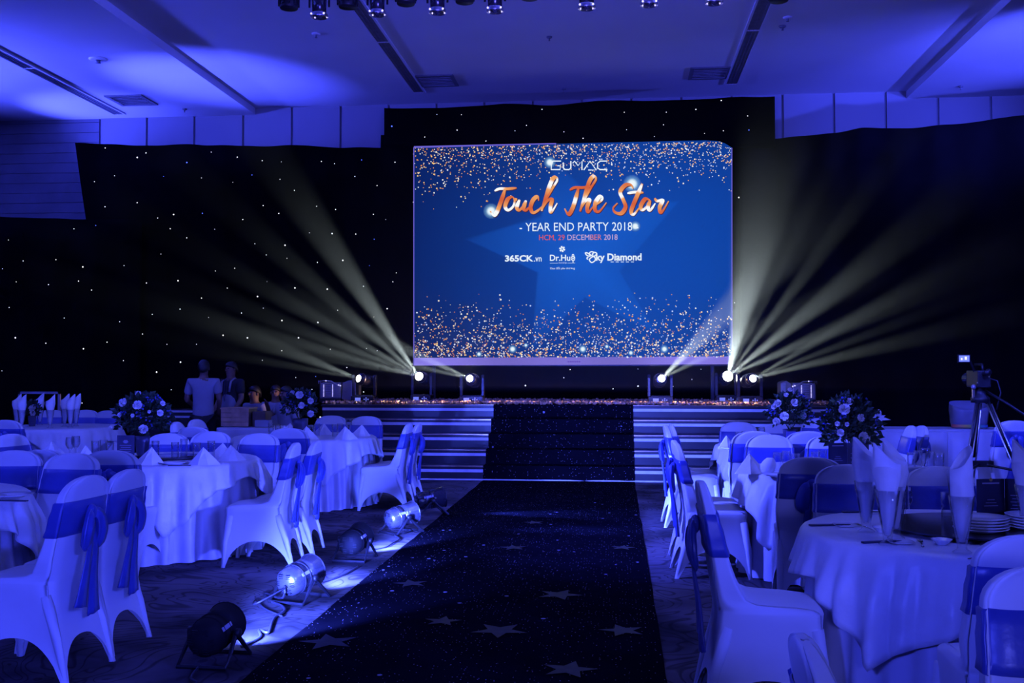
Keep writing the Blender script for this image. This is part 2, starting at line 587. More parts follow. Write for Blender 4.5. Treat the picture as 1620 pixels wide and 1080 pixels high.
# slot diffusers, grilles, sprinklers and detectors in the ceiling
SLOTS = [(-8.675, 8.0, 17.45, ZS, 'long dark air slot in the lowered left side ceiling, running to the pale wall'),
         (-3.25, 8.0, 17.0, ZC, 'long dark air slot in the middle ceiling, above the left of the screen'),
         (1.86, 8.0, 17.0, ZC, 'long dark air slot in the middle ceiling, above the right of the screen')]
for x, y0, y1, z, lab in SLOTS:
    t = thing('air_slot', lab, 'air vent', (x, (y0 + y1) / 2, z), 0, 'slot diffusers of the ceiling')
    L = y1 - y0
    m = MB()
    m.box((0, 0, -0.006), (0.17, L, 0.012))
    m.build('slot_recess', M_SLOT, t)
    for sx in (-0.1, 0.1):
        m = MB()
        m.box((sx, 0, -0.012), (0.03, L, 0.024))
        m.build('slot_frame', M_CEIL, t)
    for q in (-L / 2, -L / 6, L / 5, L / 2 - 0.02):
        m = MB()
        m.box((0, q, -0.012), (0.17, 0.03, 0.02))
        m.build('slot_joint', M_CEIL, t)
    for k in range(3):
        m = MB()
        m.box((-0.05 + 0.05 * k, 0, -0.014), (0.006, L - 0.04, 0.012))
        m.build('slot_blade', M_SLOT, t)
for (px, py, z, lab) in ((208, 158, ZS, 'square air grille in the lowered side ceiling'),
                         (690, 127, ZC, 'faint square air grille between the middle slot and the star cloth'),
                         (1123, 115, ZC, 'square air grille left of the slot above the screen end')):
    d = _R @ Vector(((px - 810) / F, (540 - py) / F, -1))
    tt = (z - EYE) / d.z
    t = thing('air_grille', lab, 'air vent', (d.x * tt, d.y * tt, z))
    m = MB()
    for a, b in (((0, 0.29), (0.64, 0.06)), ((0, -0.29), (0.64, 0.06)), ((0.29, 0), (0.06, 0.52)), ((-0.29, 0), (0.06, 0.52))):
        m.box((a[0], a[1], -0.01), (b[0], b[1], 0.02))
    m.build('grille_frame', M_SLOT, t)
    for k in range(6):
        m = MB()
        m.box((0, -0.21 + 0.084 * k, -0.012), (0.52, 0.05, 0.006), Matrix.Rotation(0.5, 3, 'X'))
        m.build('grille_blade', M_SLOT, t)
for k, (px, py, z, r, lab) in enumerate(((155, 93, ZS, 0.13, 'round white ceiling speaker disc with a sprinkler under it'),
                                        (500, 53, ZC, 0.06, 'small pale detector on the ceiling below the truss lamps'),
                                        (1246, 27, ZC, 0.06, 'small pale detector on the ceiling beside the right air slot'),
                                        (869, 58, ZC, 0.04, 'tiny dark sprinkler in the middle of the ceiling'),
                                        (892, 140, ZC, 0.04, 'tiny dark sprinkler just above the star cloth'),
                                        (1238, 41, ZC, 0.05, 'tiny dark sprinkler under the pale detector by the slot'),
                                        (292, 172, ZS, 0.04, 'tiny dark sprinkler close to the pale wall panels'),
                                        (1520, 136, ZS, 0.04, 'tiny dark sprinkler in the brightly lit side ceiling'))):
    d = _R @ Vector(((px - 810) / F, (540 - py) / F, -1))
    tt = (z - EYE) / d.z
    nm, cat = ('smoke_detector', 'detector') if 'detector' in lab else (('ceiling_speaker', 'speaker') if 'speaker' in lab else ('sprinkler', 'sprinkler'))
    t = thing(nm, lab, cat, (d.x * tt, d.y * tt, z))
    m = MB()
    m.lathe([(r, 0), (r, -0.012), (r * 0.75, -0.022)], 16)
    m.build('rim', M_CEIL if 'pale' in lab[:12] or 'white' in lab else M_SLOT, t, True)
    m = MB()
    m.lathe([(r * 0.3, -0.02), (r * 0.22, -0.05), (r * 0.35, -0.06)], 8)
    m.build('sensor_head' if nm == 'smoke_detector' else 'sprinkler_head', M_SLOT, t, True)


# ================================================================== STAGE
SX0, SX1 = -4.38, 3.15
STEP_H, STEP_D, STEP_Y = 0.196, 0.30, 14.08
CX0, CX1 = -1.80, 0.24                                # runner edges
stage = thing('stage', 'low black stage with four steps edged in white tape, in front of the big screen', 'stage', (0, 15.3, 0))
YS = STEP_Y + 4 * STEP_D
m = MB()
m.box(((SX0 + SX1) / 2, (YS + 17.3) / 2 - 15.3, 0.48), (SX1 - SX0, 17.3 - YS, 0.96))
m.box(((SX0 + SX1) / 2, (YS + 17.3) / 2 - 15.3, 0.97), (SX1 - SX0 + 0.04, 17.3 - YS + 0.03, 0.02))
m.build('platform', M_STAGE, stage)
for k in range(4):
    h = STEP_H * (k + 1)
    y0 = STEP_Y + k * STEP_D
    m = MB()
    m.box(((SX0 + SX1) / 2, (y0 + YS) / 2 - 15.3, h - STEP_H / 2), (SX1 - SX0, YS - y0, STEP_H))
    st = m.build('step', M_STAGE, stage)
for k in range(5):
    h = STEP_H * (k + 1)
    y0 = STEP_Y + k * STEP_D - 15.3
    m = MB()
    n = 60
    ring = []
    for j in range(n + 1):                             # slightly wavy metal nosing
        x = lerp(SX0, SX1, j / n)
        w = 0.004 * noise.noise((x * 1.5, k * 3.1, 0)) 
        ring.append([(x, y0 - 0.012, h - 0.012 + w), (x, y0 - 0.012, h + 0.004 + w), (x, y0 + 0.02, h + 0.004 + w), (x, y0 + 0.02, h - 0.012 + w)])
    m.rings(ring)
    m.build('step_nosing', M_NOSE, stage)['label'] = 'thin coppery step nosing'
    for a, b in ((SX0, CX0), (CX1, SX1)):
        m = MB()
        m.box(((a + b) / 2, y0 - 0.004, h - 0.066), (b - a, 0.008, 0.040))
        m.build('edge_tape', M_TAPE, stage)['label'] = 'white tape strip on the riser'
# pale low edge cord along the foot of the steps
m = MB()
m.tube([(lerp(SX0, SX1, j / 40), STEP_Y - 15.3 - 0.02 + 0.012 * noise.noise((j * 0.6, 2, 0)), 0.012) for j in range(41)], 0.012, 6)
m.build('floor_edge_strip', M_TAPE, stage)
# gold glitter flooring of the stage: thousands of little sequins
random.seed(21)
m = MB()
for q in range(9000):
    x, y = random.uniform(SX0, SX1), 15.3 + 1.9 * random.random() ** 1.3
    if y - YS < 0.03:
        continue
    s = random.uniform(0.010, 0.018)
    R = Matrix.Rotation(random.uniform(0, 6.3), 3, 'Z') @ Matrix.Rotation(random.uniform(0.2, 1.3), 3, 'X')
    c = Vector((x, y - 15.3, 0.985 + s * 0.8 + random.uniform(0, 0.03)))
    m.add([c + R @ Vector(p) for p in ((-s, -s, 0), (s, -s, 0), (s, s, 0), (-s, s, 0))], [(0, 1, 2, 3)])
g = stuff(m.build('glitter_flooring', M_SEQUIN, stage))
g['label'] = 'copper sequins covering the stage floor'
# added warm spots without fixtures, raking over the sequins to brighten them
lamp('sequin_fill_left', 'SPOT', (-4.2, 15.44, 1.12), (-1.0, 15.46, 0.98), 1500, (1.0, 0.58, 0.36), 13, 0.9, 0.03)
lamp('sequin_fill_right', 'SPOT', (3.0, 15.44, 1.12), (-0.2, 15.46, 0.98), 1500, (1.0, 0.58, 0.36), 13, 0.9, 0.03)

t = thing('stage_riser', 'dark low riser with two pale strips behind the flower arrangement', 'riser', (-6.6, 15.0, 0))
m = MB()
m.box((0, 0.3, 0.45), (1.3, 0.6, 0.9))
m.build('riser_body', M_STAGE, t)
for zz in (0.80, 0.88):
    m = MB()
    m.box((0, -0.005, zz), (1.3, 0.012, 0.03))
    m.build('edge_tape', M_TAPE, t)

# ------------------------------------------------------------------ runner (floor + steps, one draped carpet)
m = MB()
prof = [(1.2, 0.004)]
yy = 1.2
while yy < STEP_Y - 0.06:
    prof.append((yy, 0.006 + 0.003 * abs(noise.noise((0, yy, 0)))))
    yy += 0.25
e = 0.026
for k in range(5):
    y0 = STEP_Y + k * STEP_D - e
    prof += [(y0, 0.008 + STEP_H * k), (y0, STEP_H * (k + 1) + 0.008)]
prof.append((17.0, STEP_H * 5 + 0.008))
NX = 12
for (y, z) in prof:
    m.v += [(lerp(CX0, CX1, i / NX) + (0.012 * noise.noise((y * 2, i, 3)) if i in (0, NX) and y < STEP_Y - .1 else 0), y, z) for i in range(NX + 1)]
for r in range(len(prof) - 1):
    for i in range(NX):
        a = r * (NX + 1) + i
        m.f.append((a, a + 1, a + NX + 2, a + NX + 1))
runner = tag(m.build('aisle_runner', M_RUNNER), 'black starry carpet runner leading down the aisle and up the steps', 'carpet')
random.seed(5)
STARS = [(885, 943, .16), (520, 1018, .17), (790, 1000, .17), (985, 1000, .14), (650, 925, .13), (812, 868, .12), (985, 868, .11), (700, 985, .12), (845, 828, .11), (900, 1062, .15)]
for px, py, r in STARS:
    if r == 0:
        continue
    d = _R @ Vector(((px - 810) / F, (540 - py) / F, -1))
    tt = -EYE / d.z
    m = MB()
    a0 = random.uniform(0, 6)
    ring = [(0, 0, 0)] + [((r if k % 2 == 0 else r * 0.42) * math.cos(a0 + k * PI / 5), (r if k % 2 == 0 else r * 0.42) * math.sin(a0 + k * PI / 5), 0) for k in range(10)]
    m.add(ring, [(0, 1 + k, 1 + (k + 1) % 10) for k in range(10)])
    m.build('star_print', M_STARPRINT, runner, loc=(d.x * tt, d.y * tt, 0.0125))['label'] = 'large pale glitter star'


# ================================================================== DRAPES
def drape(name, label, pts, zt, zb, material, pleat=0.035, freq=5.5, stars=0, seed=1, top_wave=0.02, step=0.055, blue=0.07, zbfun=None, ztfun=None, slant=0.0):
    """a hung cloth through plan points; pleated; with fibre stars as one part"""
    rnd = random.Random(seed)
    segs = []
    L = 0
    for a, b in zip(pts, pts[1:]):
        l = math.dist(a, b)
        segs.append((L, l, a, b))
        L += l
    n = int(L / step)

    def plan(s):
        for s0, l, a, b in segs:
            if s <= s0 + l + 1e-6:
                t = (s - s0) / l
                tx, ty = (b[0] - a[0]) / l, (b[1] - a[1]) / l
                return lerp(a[0], b[0], t), lerp(a[1], b[1], t), ty, -tx
    m = MB()
    rows = 10

    def pos(s, v):
        if slant and s < 1.0:                          # the free edge hangs inwards below its top corner
            s = s + slant * (1 - v) * (1 - s)
        x, y, nx, ny = plan(s)
        z1 = ztfun(s) if ztfun else zt
        z0 = zbfun(s) if zbfun else zb
        z1 += top_wave * noise.noise((s * 1.3, seed, 0)) - top_wave * 0.8 * abs(math.sin(s * PI / 1.9))
        w = pleat * (0.45 + 0.55 * (1 - v)) * (math.sin(s * freq * 2 + 2.2 * noise.noise((s * 0.7, seed, v * 0.4))) + 0.5 * noise.noise((s * 2.2, seed + 5, v)))
        return Vector((x + nx * w, y + ny * w, lerp(z0, z1, v)))
    for r in range(rows + 1):
        m.v += [tuple(pos(L * i / n, r / rows)) for i in range(n + 1)]
    for r in range(rows):
        for i in range(n):
            a = r * (n + 1) + i
            m.f.append((a, a + 1, a + n + 2, a + n + 1))
    o = m.build(name, material, None, True)
    md = o.modifiers.new('solid', 'SOLIDIFY')
    md.thickness = 0.008
    md.offset = 1
    tag(o, label, 'drape')
    if stars:
        m = MB()
        mi = []
        cells = []
        d = 0.44
        for i in range(int(L / d)):
            s0 = (i + 0.5) * d
            zz0 = (zbfun(s0) if zbfun else zb)
            zz1 = (ztfun(s0) if ztfun else zt)
            for j in range(int((zz1 - zz0) / d) + 1):
                s = s0 + rnd.uniform(-0.17, 0.17) + (0.2 if j % 2 else 0)
                z = zz0 + (j + 0.4) * d + rnd.uniform(-0.16, 0.16)
                if s > L - 0.03 or z > zz1 - 0.03 or rnd.random() > stars:
                    continue
                p = pos(s, (z - zz0) / (zz1 - zz0))
                x, y, nx, ny = plan(s)
                r = rnd.choice([0.007, 0.008, 0.009, 0.010, 0.010, 0.014])
                q = p + Vector((nx, ny, 0)) * 0.012
                k = m.add([q + Vector((r, 0, 0)), q - Vector((r, 0, 0)), q + Vector((0, r, 0)), q - Vector((0, r, 0)), q + Vector((0, 0, r)), q - Vector((0, 0, r))],
                          [(0, 2, 4), (2, 1, 4), (1, 3, 4), (3, 0, 4), (2, 0, 5), (1, 2, 5), (3, 1, 5), (0, 3, 5)])
                mi += [1 if rnd.random() < blue else 0] * 8
        so = stuff(m.build('star_lights', [M_STAR_W, M_STAR_B], o))
        so['label'] = 'pin-point white and blue star lights'
        so.data.polygons.foreach_set('material_index', mi)
    return o


YD = 17.15
pi_l = at(607, 233, YD)                                # inner top corners of the two wings
pi_r = at(1219, 219, YD)
ZL = pi_l.z
ZR = pi_r.z


def depth_for(px, py, z):
    d = _R @ Vector(((px - 810) / F, (540 - py) / F, -1))
    tt = (z - EYE) / d.z
    return Vector((d.x * tt, d.y * tt, z))


po_l = depth_for(119, 226, ZL)                         # outer top corner of the left wing
po_r = depth_for(1620, 183, ZR)
# left wing: from the outer corner to the centre
ex = (pi_l - po_l)
drape('star_drape', 'wide black star cloth of the stage, full height, left of the screen', [(po_l.x, po_l.y), (pi_l.x + 0.5, pi_l.y)], ZL, 0.02, M_DRAPE, stars=0.93, seed=3, top_wave=0.03, slant=0.8)
low = po_l - ex.normalized() * 3.2 + Vector((0, -0.12, 0))
zlow = at(135, 346, po_l.y).z
drape('low_star_drape', 'lower black star cloth hanging in front of the slate wall, at the far left', [(low.x, low.y - 0.06), (po_l.x + 1.15, po_l.y + 0.02)], zlow, 0.02, M_DRAPE, stars=0.8, seed=4,
      ztfun=lambda s: zlow + 0.03 - 0.012 * s)
drape('center_star_drape', 'black star cloth behind and below the screen', [(pi_l.x - 0.1, YD + 0.22), (pi_r.x + 0.1, YD + 0.22)], 5.5, 0.6, M_DRAPE, stars=0.9, seed=6)
zt_l, zt_r = at(608, 169, 16.85).z, at(1228, 151, 16.85).z
hl, hr = at(608, 200, 16.85).x, at(1224, 190, 16.85).x


def header_bottom(s):
    px = lerp(608, 1224, s / (hr - hl))
    py = interp([(608, 231), (655, 231), (720, 229), (880, 226), (1000, 224), (1118, 221.5), (1140, 223), (1150, 227), (1160, 234), (1224, 234)], px)
    return at(px, py, 16.42).z


# bends forward round the screen top: the header hangs just in front of the screen
YH = 16.42
hl2, hr2 = at(608, 200, YH).x, at(1226, 190, YH).x
drape('header_star_drape', 'black star cloth header hung above the screen', [(hl2, YH), (hr2, YH)], 5.6, 5.0, M_DRAPE, stars=1.0, seed=8, pleat=0.012, freq=3,
      zbfun=lambda s: at(lerp(608, 1226, s / (hr2 - hl2)), interp([(608, 231), (655, 231), (720, 229), (880, 226), (1000, 224), (1118, 221.5), (1140, 223), (1150, 227), (1160, 234), (1226, 234)], lerp(608, 1226, s / (hr2 - hl2))), YH).z,
      ztfun=lambda s: at(lerp(608, 1226, s / (hr2 - hl2)), lerp(171, 151, s / (hr2 - hl2)), YH).z, blue=0.08, top_wave=0.03)
drape('plain_drape', 'plain black drape of the stage without stars, right of the screen', [(pi_r.x - 0.5, pi_r.y), (po_r.x, po_r.y), (po_r.x + 2.2, po_r.y - 0.5)], ZR, 0.02, M_DRAPE_R, seed=9, top_wave=0.05)


# ================================================================== LED SCREEN
YSC = 16.5
screen = thing('led_screen', 'large lit video screen showing the party title over a blue star picture', 'screen', (at(906, 570, YSC).x, YSC, 0.98))
SO = screen.location.copy()


def sp(px, py, lift=0.004):
    p = at(px, py, YSC)
    return Vector((p.x, YSC - lift, p.z)) - SO


def srgb(r, g, b):
    return tuple((c / 255 / 12.92 if c / 255 <= 0.04045 else ((c / 255 + 0.055) / 1.055) ** 2.4) for c in (r, g, b))


def led(name, verts, faces, cols, label=None, two_d=True, lift=0.004):
    me = bpy.data.meshes.new(name)
    me.from_pydata([tuple(v) for v in verts], [], faces)
    ca = me.color_attributes.new('Col', 'FLOAT_COLOR', 'POINT')
    for i, c in enumerate(cols):
        ca.data[i].color = (*c, 1)
    me.materials.append(M_LEDPIC)
    o = bpy.data.objects.new(name, me)
    COL.objects.link(o)
    o.parent = screen
    if label:
        o['label'] = label
    return o


TLs, TRs, BLs, BRs = (655, 232.5), (1157, 221), (655, 578), (1158, 576)


def quadpt(u, v):
    a = (lerp(TLs[0], TRs[0], u), lerp(TLs[1], TRs[1], u))
    b = (lerp(BLs[0], BRs[0], u), lerp(BLs[1], BRs[1], u))
    return lerp(a[0], b[0], v), lerp(a[1], b[1], v)


def bgcol(px, py):
    dx, dy = (px - 985) / 360, (py - 430) / 260
    g = math.exp(-(dx * dx + dy * dy) * 0.9)
    left = min(1, max(0, (px - 655) / 330))
    b = 0.45 * g + 0.40 * left + 0.08
    return srgb(8 + 8 * b, 22 + 55 * b, 78 + 105 * b)


nu, nv = 40, 28
V, Fc, Cc = [], [], []
for j in range(nv + 1):
    for i in range(nu + 1):
        px, py = quadpt(i / nu, j / nv * 0.965)
        V.append(sp(px, py, 0))
        Cc.append(bgcol(px, py))
for j in range(nv):
    for i in range(nu):
        a = j * (nu + 1) + i
        Fc.append((a, a + nu + 1, a + nu + 2, a + 1))
led('picture', V, Fc, Cc, 'blue picture with a faint big star')
# cabinet of the screen
p0, p1 = sp(*BLs), sp(*TRs)
m = MB()
m.box(((p0.x + p1.x) / 2, 0.09, (p0.z + p1.z) / 2), (p1.x - p0.x + 0.03, 0.16, p1.z - p0.z + 0.02))
m.build('cabinet', M_BLACK, screen)
for xx in (p0.x + 0.3, p1.x - 0.3):
    m = MB()
    m.box((xx, 0.15, p0.z / 2), (0.05, 0.05, p0.z))
    m.build('support_leg', M_BLACK, screen)
# unlit bottom band and frame rims, their pale lit look put in as emission
V, Cc = [], []
for u in [i / 20 for i in range(21)]:
    for v in (0.965, 1.0):
        px, py = quadpt(u, v)
        V.append(sp(px, py, 0.002))
        k = 0.72 + 0.5 * abs(u - 0.45) + 0.1 * math.sin(u * 17)
        Cc.append(tuple(c * k for c in srgb(138, 125, 235)))
led('bottom_band', V, [(2 * i, 2 * i + 1, 2 * i + 3, 2 * i + 2) for i in range(20)], Cc, 'pale lavender band along the bottom')
m = MB()
for (a, b, w) in (((655, 233), (655, 578), 1.2), ((1157.5, 224), (1158, 576), 1.2), ((655, 233), (880, 228), 2.2)):
    pass
for nm, q in (('side_rim', [(654, 233), (655.6, 233), (655.6, 578), (654, 578)]), ('side_rim', [(1157, 222), (1158.4, 222), (1158.8, 576), (1157.2, 576)]),
              ('top_rim', [(655, 231.2), (880, 226.2), (880, 228.0), (655, 234.2)])):
    led(nm, [sp(*p, 0.006) for p in q], [(0, 3, 2, 1)], [srgb(105, 95, 205)] * 4)
# the faint big star
star_px = [(735, 235), (752, 333), (800, 350), (1065, 322), (978, 428), (1033, 525), (928, 470), (845, 548), (857, 430), (745, 382)]
star_px = [(880, 262), (858, 345), (745, 380), (853, 430), (845, 548), (925, 468), (1035, 524), (978, 428), (1068, 322), (950, 330)]
cx, cyy = 918, 408
V, Cc, Fc = [sp(cx, cyy)], [srgb(22, 92, 205)], []
n = len(star_px)
for k in range(n):
    px, py = star_px[k]
    f = (0.55 if k in (6, 8) else 0.28) if k % 2 == 0 else 0.75
    bg = bgcol(px, py)
    tgt = srgb(20, 86, 195)
    V.append(sp(px, py))
    Cc.append(tuple(lerp(a, b, f) for a, b in zip(bg, tgt)))
for k in range(n):
    px, py = star_px[k]
    V.append(sp(cx + (px - cx) * 1.07, cyy + (py - cyy) * 1.07))
    Cc.append(bgcol(cx + (px - cx) * 1.07, cyy + (py - cyy) * 1.07))
for k in range(n):
    k2 = (k + 1) % n
    Fc += [(0, 1 + k, 1 + k2), (1 + k, 1 + n + k, 1 + n + k2, 1 + k2)]
led('big_star', V, Fc, Cc, 'faint paler blue five pointed star')
# thousands of gold and white specks along the top and the bottom of the picture
rnd = random.Random(11)
V, Fc, Cc = [], [], []


def speck(px, py, r, c, lift=0.006, n=6):
    k = len(V)
    for j in range(n):
        V.append(sp(px + r * math.cos(2 * PI * j / n), py - r * math.sin(2 * PI * j / n), lift))
        Cc.append(c)
    Fc.append(tuple(range(k, k + n)))


GOLDS = [srgb(255, 200, 120), srgb(230, 150, 80), srgb(255, 225, 175), srgb(205, 120, 62), srgb(245, 240, 235)]
WHITES = [srgb(235, 240, 255), srgb(255, 235, 210), srgb(190, 205, 250), srgb(255, 215, 160), srgb(225, 170, 120)]
for q in range(1500):
    u = rnd.random()
    d = rnd.betavariate(0.9, 2.9)
    reach = 96 if (u < 0.4 or u > 0.55) else 70
    px = 656 + 501 * u
    py = lerp(233, 223, u) + 1 + d * reach * (1.25 if u < 0.3 else 1)
    if d > 0.55 and rnd.random() < 0.4:
        continue
    speck(px, py, rnd.choice([0.6, 0.7, 0.8, 0.9, 1.0, 1.3]), rnd.choice(GOLDS if rnd.random() > u * 0.85 else WHITES))
for q in range(2100):
    u = rnd.random()
    d = rnd.betavariate(0.95, 2.6)
    px = 656 + 501 * u
    py = 565 - d * 108
    speck(px, py, rnd.choice([0.6, 0.7, 0.8, 0.9, 1.0, 1.4]), rnd.choice(GOLDS if rnd.random() > 0.25 + u * 0.5 else WHITES))
stuff(led('glitter_specks', V, Fc, Cc, 'gold and white specks of the picture'))
# soft sparkles
for k, (px, py, r) in enumerate(((777, 334, 13), (1000, 291, 15), (870, 257, 10), (1005, 358, 9), (811, 552, 7), (922, 552, 7), (1051, 552, 7), (960, 548, 4), (832, 546, 4), (758, 560, 5), (998, 558, 5))):
    V, Cc = [sp(px, py, 0.010 + 0.0004 * k)], [srgb(250, 254, 255)]
    Fc = []
    bg = bgcol(px, py)
    for rr, w in ((r * 0.36, 1.0), (r * 0.62, 0.35), (r, 0.0)):
        for j in range(14):
            V.append(sp(px + rr * math.cos(2 * PI * j / 14), py - rr * math.sin(2 * PI * j / 14), 0.010 + 0.0004 * k))
            Cc.append(tuple(lerp(a, b, w) for a, b in zip(bg, srgb(225, 245, 255) if w == 1.0 else srgb(150, 215, 255))))
    for j in range(14):
        Fc.append((0, 1 + j, 1 + (j + 1) % 14))
        for ring in (0, 1):
            a, b = 1 + ring * 14 + j, 1 + ring * 14 + (j + 1) % 14
            Fc.append((a, a + 14, b + 14, b))
    led('sparkle', V, Fc, Cc, 'soft white sparkle')


def catmull(pts, k=7):
    P = [pts[0]] + list(pts) + [pts[-1]]
    out = []
    for i in range(1, len(P) - 2):
        for s in range(k):
            t = s / k
            out.append(tuple(0.5 * ((2 * P[i][a]) + (-P[i - 1][a] + P[i + 1][a]) * t + (2 * P[i - 1][a] - 5 * P[i][a] + 4 * P[i + 1][a] - P[i + 2][a]) * t * t
                                    + (-P[i - 1][a] + 3 * P[i][a] - 3 * P[i + 1][a] + P[i + 2][a]) * t ** 3) for a in (0, 1)))
    out.append(tuple(P[-2]))
    return out


def ribbons(name, strokes, width, colf, lift, calli=True, smooth=True, off=(0, 0), label=None):
    V, Fc, Cc = [], [], []
    for si, st in enumerate(strokes):
        pts = catmull(st) if smooth else st
        n = len(pts)
        k = len(V)
        for i, p in enumerate(pts):
            a, b = pts[max(0, i - 1)], pts[min(n - 1, i + 1)]
            tx, ty = b[0] - a[0], b[1] - a[1]
            l = math.hypot(tx, ty) or 1
            tx, ty = tx / l, ty / l
            w = width / 2
            if calli:
                w *= 0.55 + 0.6 * max(0, ty * 0.9 - tx * 0.35) + 0.25 * abs(tx)
                w *= min(1, 0.45 + 3 * min(i, n - 1 - i) / n)
            for sgn in (1, -1):
                q = (p[0] - ty * w * sgn + off[0], p[1] + tx * w * sgn + off[1])
                V.append(sp(q[0], q[1], lift + 0.00005 * si))
                Cc.append(colf(p))
            if i:
                Fc.append((k + 2 * i - 2, k + 2 * i - 1, k + 2 * i + 1, k + 2 * i))
    return led(name, V, Fc, Cc, label)


def zp(p):
    return (760 + p[0] / 5.226, 270 + p[1] / 5.226)


SCRIPT = [
    # Touch
    [(118, 168), (160, 150), (230, 150), (300, 143)], [(205, 150), (185, 215), (160, 285), (135, 345), (110, 368), (82, 335)],
    [(266, 214), (228, 235), (206, 295), (228, 327), (268, 300), (284, 250), (266, 214)], [(280, 236), (305, 240)],
    [(325, 240), (302, 300), (318, 328), (352, 298), (378, 246)], [(378, 246), (358, 308), (376, 328), (412, 296)],
    [(482, 250), (474, 215), (438, 240), (416, 300), (434, 348), (478, 328), (510, 296)],
    [(505, 325), (550, 230), (600, 140), (636, 78), (618, 55), (590, 85), (550, 190), (506, 334)], [(512, 318), (555, 250), (592, 236), (580, 300), (586, 345), (636, 268)],
    # The
    [(738, 162), (780, 140), (850, 140), (918, 128)], [(812, 142), (792, 215), (768, 295), (742, 350), (722, 358), (696, 312)],
    [(826, 330), (870, 225), (915, 140), (955, 72), (936, 48), (905, 82), (868, 190), (824, 338)], [(832, 315), (874, 248), (902, 240), (884, 300), (892, 343), (932, 298)],
    [(932, 296), (988, 258), (1010, 228), (988, 214), (952, 262), (948, 325), (984, 336), (1042, 264)],
    # Star
    [(1262, 150), (1244, 118), (1196, 122), (1156, 176), (1180, 240), (1200, 300), (1166, 352), (1116, 346), (1098, 310), (1134, 268)],
    [(1214, 188), (1280, 178), (1348, 182)], [(1338, 108), (1305, 185), (1265, 280), (1246, 340), (1268, 362), (1318, 300)],
    [(1402, 244), (1362, 236), (1326, 292), (1338, 326), (1374, 300), (1404, 244)], [(1404, 244), (1386, 302), (1404, 328), (1446, 270)],
    [(1440, 228), (1462, 252), (1506, 244), (1482, 304), (1496, 347), (1556, 252)],
]
SCRIPT = [[zp(p) for p in s] for s in SCRIPT]


def foil(p):
    t = 0.5 + 0.5 * math.sin((p[0] * 0.055 + p[1] * 0.16) + 1.5 * math.sin(p[0] * 0.03))
    a, b = srgb(214, 98, 58), srgb(250, 182, 112)
    c = tuple(lerp(x, y, t) for x, y in zip(a, b))
    if t > 0.82:
        c = tuple(lerp(x, y, (t - 0.82) / 0.12) for x, y in zip(c, srgb(252, 250, 255)))
    return tuple(min(1, x) for x in c)


ribbons('title_shadow', SCRIPT, 5.6, lambda p: srgb(70, 30, 50), 0.012, off=(0.8, 1.0))
ribbons('title_lettering', SCRIPT, 5.4, foil, 0.016, label='orange foil handwriting reading Touch The Star')


def wp(p):
    return (640 + p[0] / 2.842, 210 + p[1] / 2.842)


WHITE = srgb(235, 246, 255)
LOGO = [[(704, 128), (668, 128), (660, 140), (660, 166), (700, 166), (700, 149), (687, 149)], [(714, 134), (714, 158), (722, 166), (740, 166), (748, 158), (748, 128)],
        [(756, 138), (764, 128), (780, 148), (798, 128), (798, 168)], [(806, 168), (834, 128), (862, 168), (826, 168)], [(912, 128), (880, 128), (868, 138), (868, 158), (878, 166), (912, 166)]]
ribbons('logo_lettering', [[wp(p) for p in s] for s in LOGO], 1.9, lambda p: WHITE, 0.016, calli=False, smooth=False, label='white angular capitals of the host logo')


def text(name, body, x0, y0, x1, y1, colf, bold=0.0, lift=0.016, label=None):
    """flat lettering fitted to a pixel box of the screen"""
    c = bpy.data.curves.new(name, 'FONT')
    c.body = body
    c.offset = bold
    c.resolution_u = 3
    o = bpy.data.objects.new(name, c)
    COL.objects.link(o)
    dg = bpy.context.evaluated_depsgraph_get()
    me = bpy.data.meshes.new_from_object(o.evaluated_get(dg))
    bpy.data.objects.remove(o)
    vs = [v.co.copy() for v in me.vertices]
    fs = [tuple(p.vertices) for p in me.polygons]
    mnx, mxx = min(v.x for v in vs), max(v.x for v in vs)
    mny, mxy = min(v.y for v in vs), max(v.y for v in vs)
    V, C2 = [], []
    for v in vs:
        px = lerp(x0, x1, (v.x - mnx) / (mxx - mnx))
        slope = -(px - x0) * 0.006
        py = lerp(y1, y0, (v.y - mny) / (mxy - mny)) + slope
        V.append(sp(px, py, lift))
        C2.append(colf((px, py)))
    return led(name, V, fs, C2, label)


wh = lambda p: WHITE
text('subtitle_lettering', '- YEAR END PARTY 2018 -', 822, 352.5, 1010, 366, wh, 0.0, label='white capitals reading YEAR END PARTY 2018')
text('date_lettering', 'HCM, 29 DECEMBER 2018', 853, 371.5, 977, 381.5, lambda p: srgb(225, 90, 80) if p[0] < 895 else (srgb(215, 175, 205) if p[0] < 935 or p[0] > 955 else srgb(215, 120, 120)), 0.0, label='reddish capitals giving the date 29 December 2018')
text('sponsor_lettering', '365CK', 799, 403.5, 844, 414, wh, 0.035, label='white bold sponsor name with numerals')
text('sponsor_lettering', '.vn', 845, 407, 857, 414, wh, 0.01)
text('sponsor_lettering', 'Dr.Hu\u1ec7', 870, 402, 910, 415.5, wh, 0.02, label='white sponsor name under the flower emblem')
text('sponsor_lettering', 'Care & Spa', 884, 414.6, 897, 417.4, wh, 0.0)
text('sponsor_lettering', 'Dao \u0111\u1ed5i y\u00eau th\u01b0\u01a1ng', 870.5, 422, 909.5, 427, wh, 0.0)
text('sponsor_lettering', 'ky Diamond', 943, 401, 1015, 416, wh, 0.03, label='white bold sponsor name at the right')
for q in ([(870, 416.4), (883, 416.3)], [(898, 416.2), (910, 416.1)]):
    ribbons('sponsor_rule', [q], 0.5, wh, 0.016, False, False)
ribbons('sponsor_small_print', [[(966 + 8 * k, 414.4), (971 + 8 * k, 414.35)] for k in range(5)], 0.9, wh, 0.016, False, False)
